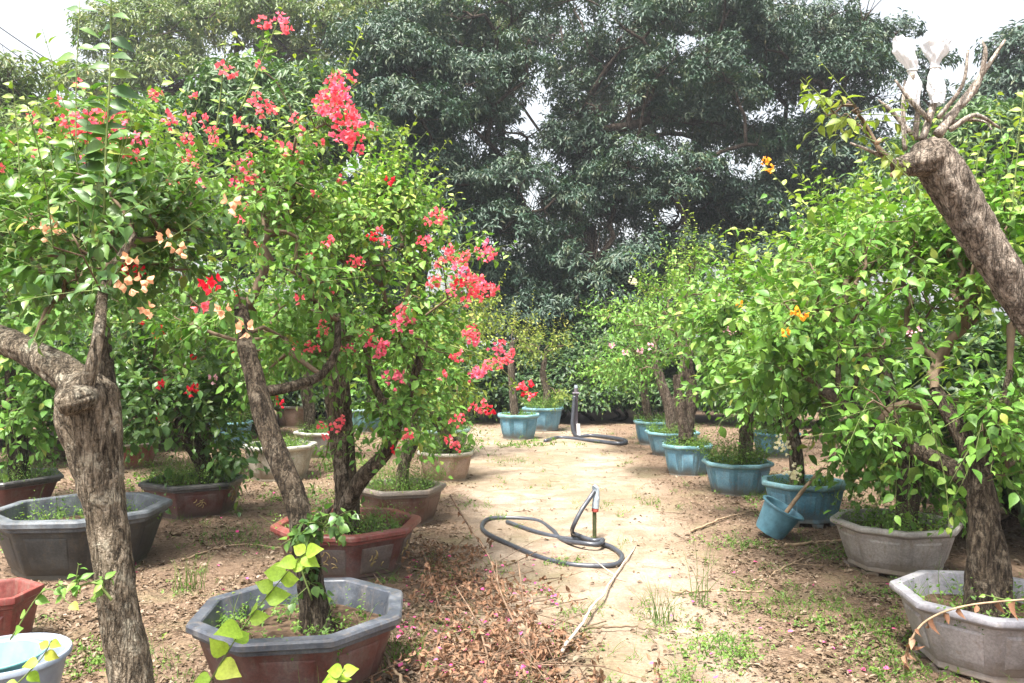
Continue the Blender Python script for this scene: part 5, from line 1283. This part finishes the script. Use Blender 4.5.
def grass_blades(mb, o, h, rng, r=.0022, lean=.35):
    n = len(o); u = np.linspace(0, 1, 6)
    d = rng.normal(size=(n, 3)) * lean; d[:, 2] = 1
    bend = rng.normal(size=(n, 3)) * lean; bend[:, 2] = -.1
    P = o[:, None] + h[:, None, None] * (d[:, None] * u[None, :, None] + bend[:, None] * (u ** 2)[None, :, None])
    tubes_batch(mb, P, r * (1 - .85 * u)[None] * np.ones((n, 1)), 3, rng.uniform(0, .4))
def tuft(label, px, py, rad, nb, h, ns, seed, lf=.02, name='grass_tuft', r=.0020):
    rng = np.random.default_rng(seed); c = gnd(px, py); lb = MB()
    o = c + np.stack([rng.normal(size=nb) * rad * .5, rng.normal(size=nb) * rad * .5, np.zeros(nb)], -1)
    grass_blades(lb, o, h * rng.uniform(.4, 1.15, nb), rng, r, .35 if h < .2 else .17)
    o = c + np.stack([rng.normal(size=ns) * rad, rng.normal(size=ns) * rad, np.full(ns, .004)], -1)
    d = rng.normal(size=(ns, 3)); d[:, 2] = np.abs(d[:, 2]) * .6 + .25
    shoots(lb, None, o, d, .075 * rng.uniform(.5, 1.5, ns), 8, lf, rng, LEAF_MID, -.2, rng.uniform(0, .5, ns), droop=.1)
    ob_ = lb.build(name, M['weed']); tag(ob_, label, 'weeds', 'weed tufts on the open ground')
tuft('tallest upright grass tuft in the middle of the path', 698, 604, .05, 9, .44, 3, 801, r=.0026)
tuft('low bright green weed mat near the bottom of the path', 722, 652, .15, 40, .08, 120, 802)
tuft('thin pale grass left of the tallest grass tuft', 664, 622, .08, 30, .22, 4, 803)
tuft('small green weed at the bottom edge of the path', 688, 684, .05, 8, .06, 28, 804)
tuft('green weeds on the ground left of the tipped bucket', 742, 545, .14, 40, .08, 60, 805)
tuft('green weed clump between the warm grey pot and the lavender one', 872, 632, .16, 50, .10, 90, 806)
tuft('green weeds under the warm grey pot beside the lavender rim', 905, 598, .10, 40, .12, 40, 807)
tuft('tiny green weed sprouting through the coiled hose', 562, 566, .05, 16, .09, 22, 808)
tuft('small weed clump on the upper inner bend of the coiled hose', 500, 520, .06, 30, .07, 12, 809)
tuft('green weeds around the base of the light blue pot', 525, 445, .28, 20, .12, 60, 810, .045)
tuft('faint grass patch on the path in front of the light blue pot', 512, 462, .22, 60, .09, 10, 811)
tuft('green weed tuft against the nearest octagonal pot on the path side', 400, 660, .08, 40, .16, 16, 812)
tuft('low weeds at the foot of the foreground trunk', 100, 660, .12, 20, .08, 60, 813)
tuft('grass tuft between the large grey pot and the nearest octagonal pot', 190, 590, .10, 40, .22, 10, 814)
tuft('thin grass beside the dark red hexagonal pot', 235, 540, .25, 70, .14, 30, 815)
tuft('pale grass tuft right of the riser pipe on the path', 648, 505, .12, 30, .10, 8, 816)
tuft('small weeds at the foot of the blue ferny pot', 760, 500, .14, 30, .10, 40, 817, .03)
tuft('ferny weeds in front of the nearest octagonal pot at the bottom edge', 325, 745, .14, 30, .22, 90, 818)
tuft('leafy weeds between the pinkish red pot and the large grey pot', 165, 482, .3, 40, .18, 70, 819, .04)
tuft('leafy weeds left of the cream grey concrete pot', 232, 470, .3, 60, .22, 70, 820, .045)
tuft('leafy weeds between the cream grey pot and the red rimmed one', 290, 500, .25, 50, .14, 40, 821, .03)
tuft('leafy weeds at the foot of the grey concrete pot', 345, 468, .3, 50, .18, 60, 822, .04)
tuft('leafy weeds left of the large grey octagonal pot', 15, 540, .25, 30, .16, 50, 823, .035)
tuft('leafy weeds in front of the far cream pot', 300, 440, .4, 60, .24, 60, 824, .05)
tuft('leafy weeds between the brown and the red rimmed pot', 345, 500, .2, 40, .16, 40, 825, .03)
tuft('green weeds by the front foot of the lavender grey pot', 888, 668, .12, 40, .10, 70, 826)
tuft('weeds along the litter right of the tallest grass tuft', 800, 610, .16, 50, .09, 60, 827)
tuft('thin grass on the path left of the dry brush', 455, 575, .10, 30, .10, 12, 828)
tuft('small green weeds between the bucket and the warm grey pot', 830, 556, .12, 30, .08, 40, 829)
rng = np.random.default_rng(830)
lb = MB(); n = 2300
Yr = 3 + rng.uniform(0, 1, n) ** 1.2 * 11; X = rng.uniform(-.68, .68, n) * Yr
pn = np.array([mnoise.noise(Vector((x * 1.1, y * 1.1, 9))) for x, y in zip(X, Yr)])
keep = (rng.uniform(0, 1, n) < .25 + .9 * pn)
for p in POTS.values(): keep &= np.hypot(X - p['x'], Yr - p['y']) > p['R'] * .8
X, Yr = X[keep], Yr[keep]; o = np.stack([X, Yr, ground_z(X, Yr)], -1)
oo = np.repeat(o, 6, 0) + rng.normal(size=(len(o) * 6, 3)) * np.array([.03, .03, 0])
grass_blades(lb, oo, .07 * rng.uniform(.3, 1.3, len(oo)), rng, .0018, .6)
d = rng.normal(size=(len(o) * 3, 3)); d[:, 2] = np.abs(d[:, 2]) * .5 + .2
shoots(lb, None, np.repeat(o, 3, 0), d, .06, 5, .022, rng, LEAF_FAR, -.2, rng.uniform(0, .4, len(d)), droop=.1)
tag(lb.build('ground_weeds', M['weed']), 'sparse tiny weeds sprouting all over the soil', 'weeds', None, 'stuff')

# ------------------------------------------------------------------ overhead cables
def cable(label, a, b, sag, r):
    P = catmull([a, (a + b) / 2 - np.array([0, 0, sag]), b], 30); mb = MB(); tube(mb, P, r, 6)
    tag(mb.build('overhead_cable', M['cable']), label, 'cable', 'cables crossing the sky at upper left')
cable('upper thin cable sloping across the white sky at upper left', pt(-60, -15, 25), pt(150, 115, 27), .25, .018)
cable('lower thin cable sloping across the white sky at upper left', pt(-60, 0, 25), pt(140, 130, 27), .2, .016)
cable('lowest of the three thin cables at upper left', pt(-60, 32, 25), pt(120, 112, 27), .2, .014)

# ------------------------------------------------------------------ air
def build_haze(density):
    m, nt, N = newmat('pale_air'); L = nt.links.new
    v = N('ShaderNodeVolumePrincipled'); v.inputs['Color'].default_value = (.86, .92, 1, 1); v.inputs['Density'].default_value = density
    v.inputs['Anisotropy'].default_value = .2
    o = N('ShaderNodeOutputMaterial'); L(v.outputs[0], o.inputs['Volume'])
    mb = MB(); x, y0, y1, z0, z1 = 640, -640, 940, -1.2, 17.5
    V = [(sx * x, y, z) for z in (z0, z1) for (sx, y) in ((-1, y0), (1, y0), (1, y1), (-1, y1))]
    mb.add(np.array(V, float), [np.array([(3, 2, 1, 0), (4, 5, 6, 7), (0, 1, 5, 4), (1, 2, 6, 5), (2, 3, 7, 6), (3, 0, 4, 7)])])
    o = mb.build('haze', m, None, False); o['kind'] = 'stuff'; o['label'] = 'thin pale bluish haze in the air before the far trees'; o['category'] = 'haze'
build_haze(.0013)

# ------------------------------------------------------------------ camera, light
cam = bpy.data.cameras.new('camera'); co = bpy.data.objects.new('camera', cam); C.objects.link(co)
cam.sensor_width = 36; cam.lens = F / 1024 * 36; cam.clip_start = .05; cam.clip_end = 3000
co.location = (0, 0, CAMZ); co.rotation_euler = (math.pi / 2 + PITCH, 0, 0)
bpy.context.scene.camera = co

EL, AZ = math.radians(68), math.radians(-30)     # sun high, behind the camera to the left
SUN_DIR = np.array([math.cos(EL) * math.sin(AZ), -math.cos(EL) * math.cos(AZ), math.sin(EL)])
sun = bpy.data.lights.new('sun', 'SUN'); so = bpy.data.objects.new('sun', sun); C.objects.link(so)
sun.energy = 4.2; sun.angle = math.radians(11); sun.color = (1, .96, .88)
so.rotation_euler = Vector(-SUN_DIR).to_track_quat('-Z', 'Y').to_euler()

w = bpy.data.worlds.new('World'); bpy.context.scene.world = w; w.use_nodes = True
nt = w.node_tree; nt.nodes.clear()
sky = nt.nodes.new('ShaderNodeTexSky'); sky.sky_type = 'NISHITA'; sky.sun_disc = False
sky.sun_elevation = EL; sky.sun_rotation = math.atan2(SUN_DIR[0], SUN_DIR[1])
sky.air_density = 1.3; sky.dust_density = 6.0; sky.ozone_density = .6
bg = nt.nodes.new('ShaderNodeBackground'); bg.inputs[1].default_value = .118
out = nt.nodes.new('ShaderNodeOutputWorld')
hs = nt.nodes.new('ShaderNodeHueSaturation'); hs.inputs['Saturation'].default_value = .32
nt.links.new(sky.outputs[0], hs.inputs['Color']); nt.links.new(hs.outputs[0], bg.inputs[0]); nt.links.new(bg.outputs[0], out.inputs[0])

sc = bpy.context.scene
sc.view_settings.view_transform = 'Standard'; sc.view_settings.look = 'None'; sc.view_settings.gamma = 1; sc.view_settings.exposure = 1.76
sc.render.engine = 'CYCLES'
sc.cycles.use_denoising = True
sc.cycles.max_bounces = 7; sc.cycles.diffuse_bounces = 3; sc.cycles.glossy_bounces = 2; sc.cycles.transmission_bounces = 4; sc.cycles.transparent_max_bounces = 8
for o in bpy.data.objects:
    if '_o' in o.keys(): del o['_o']
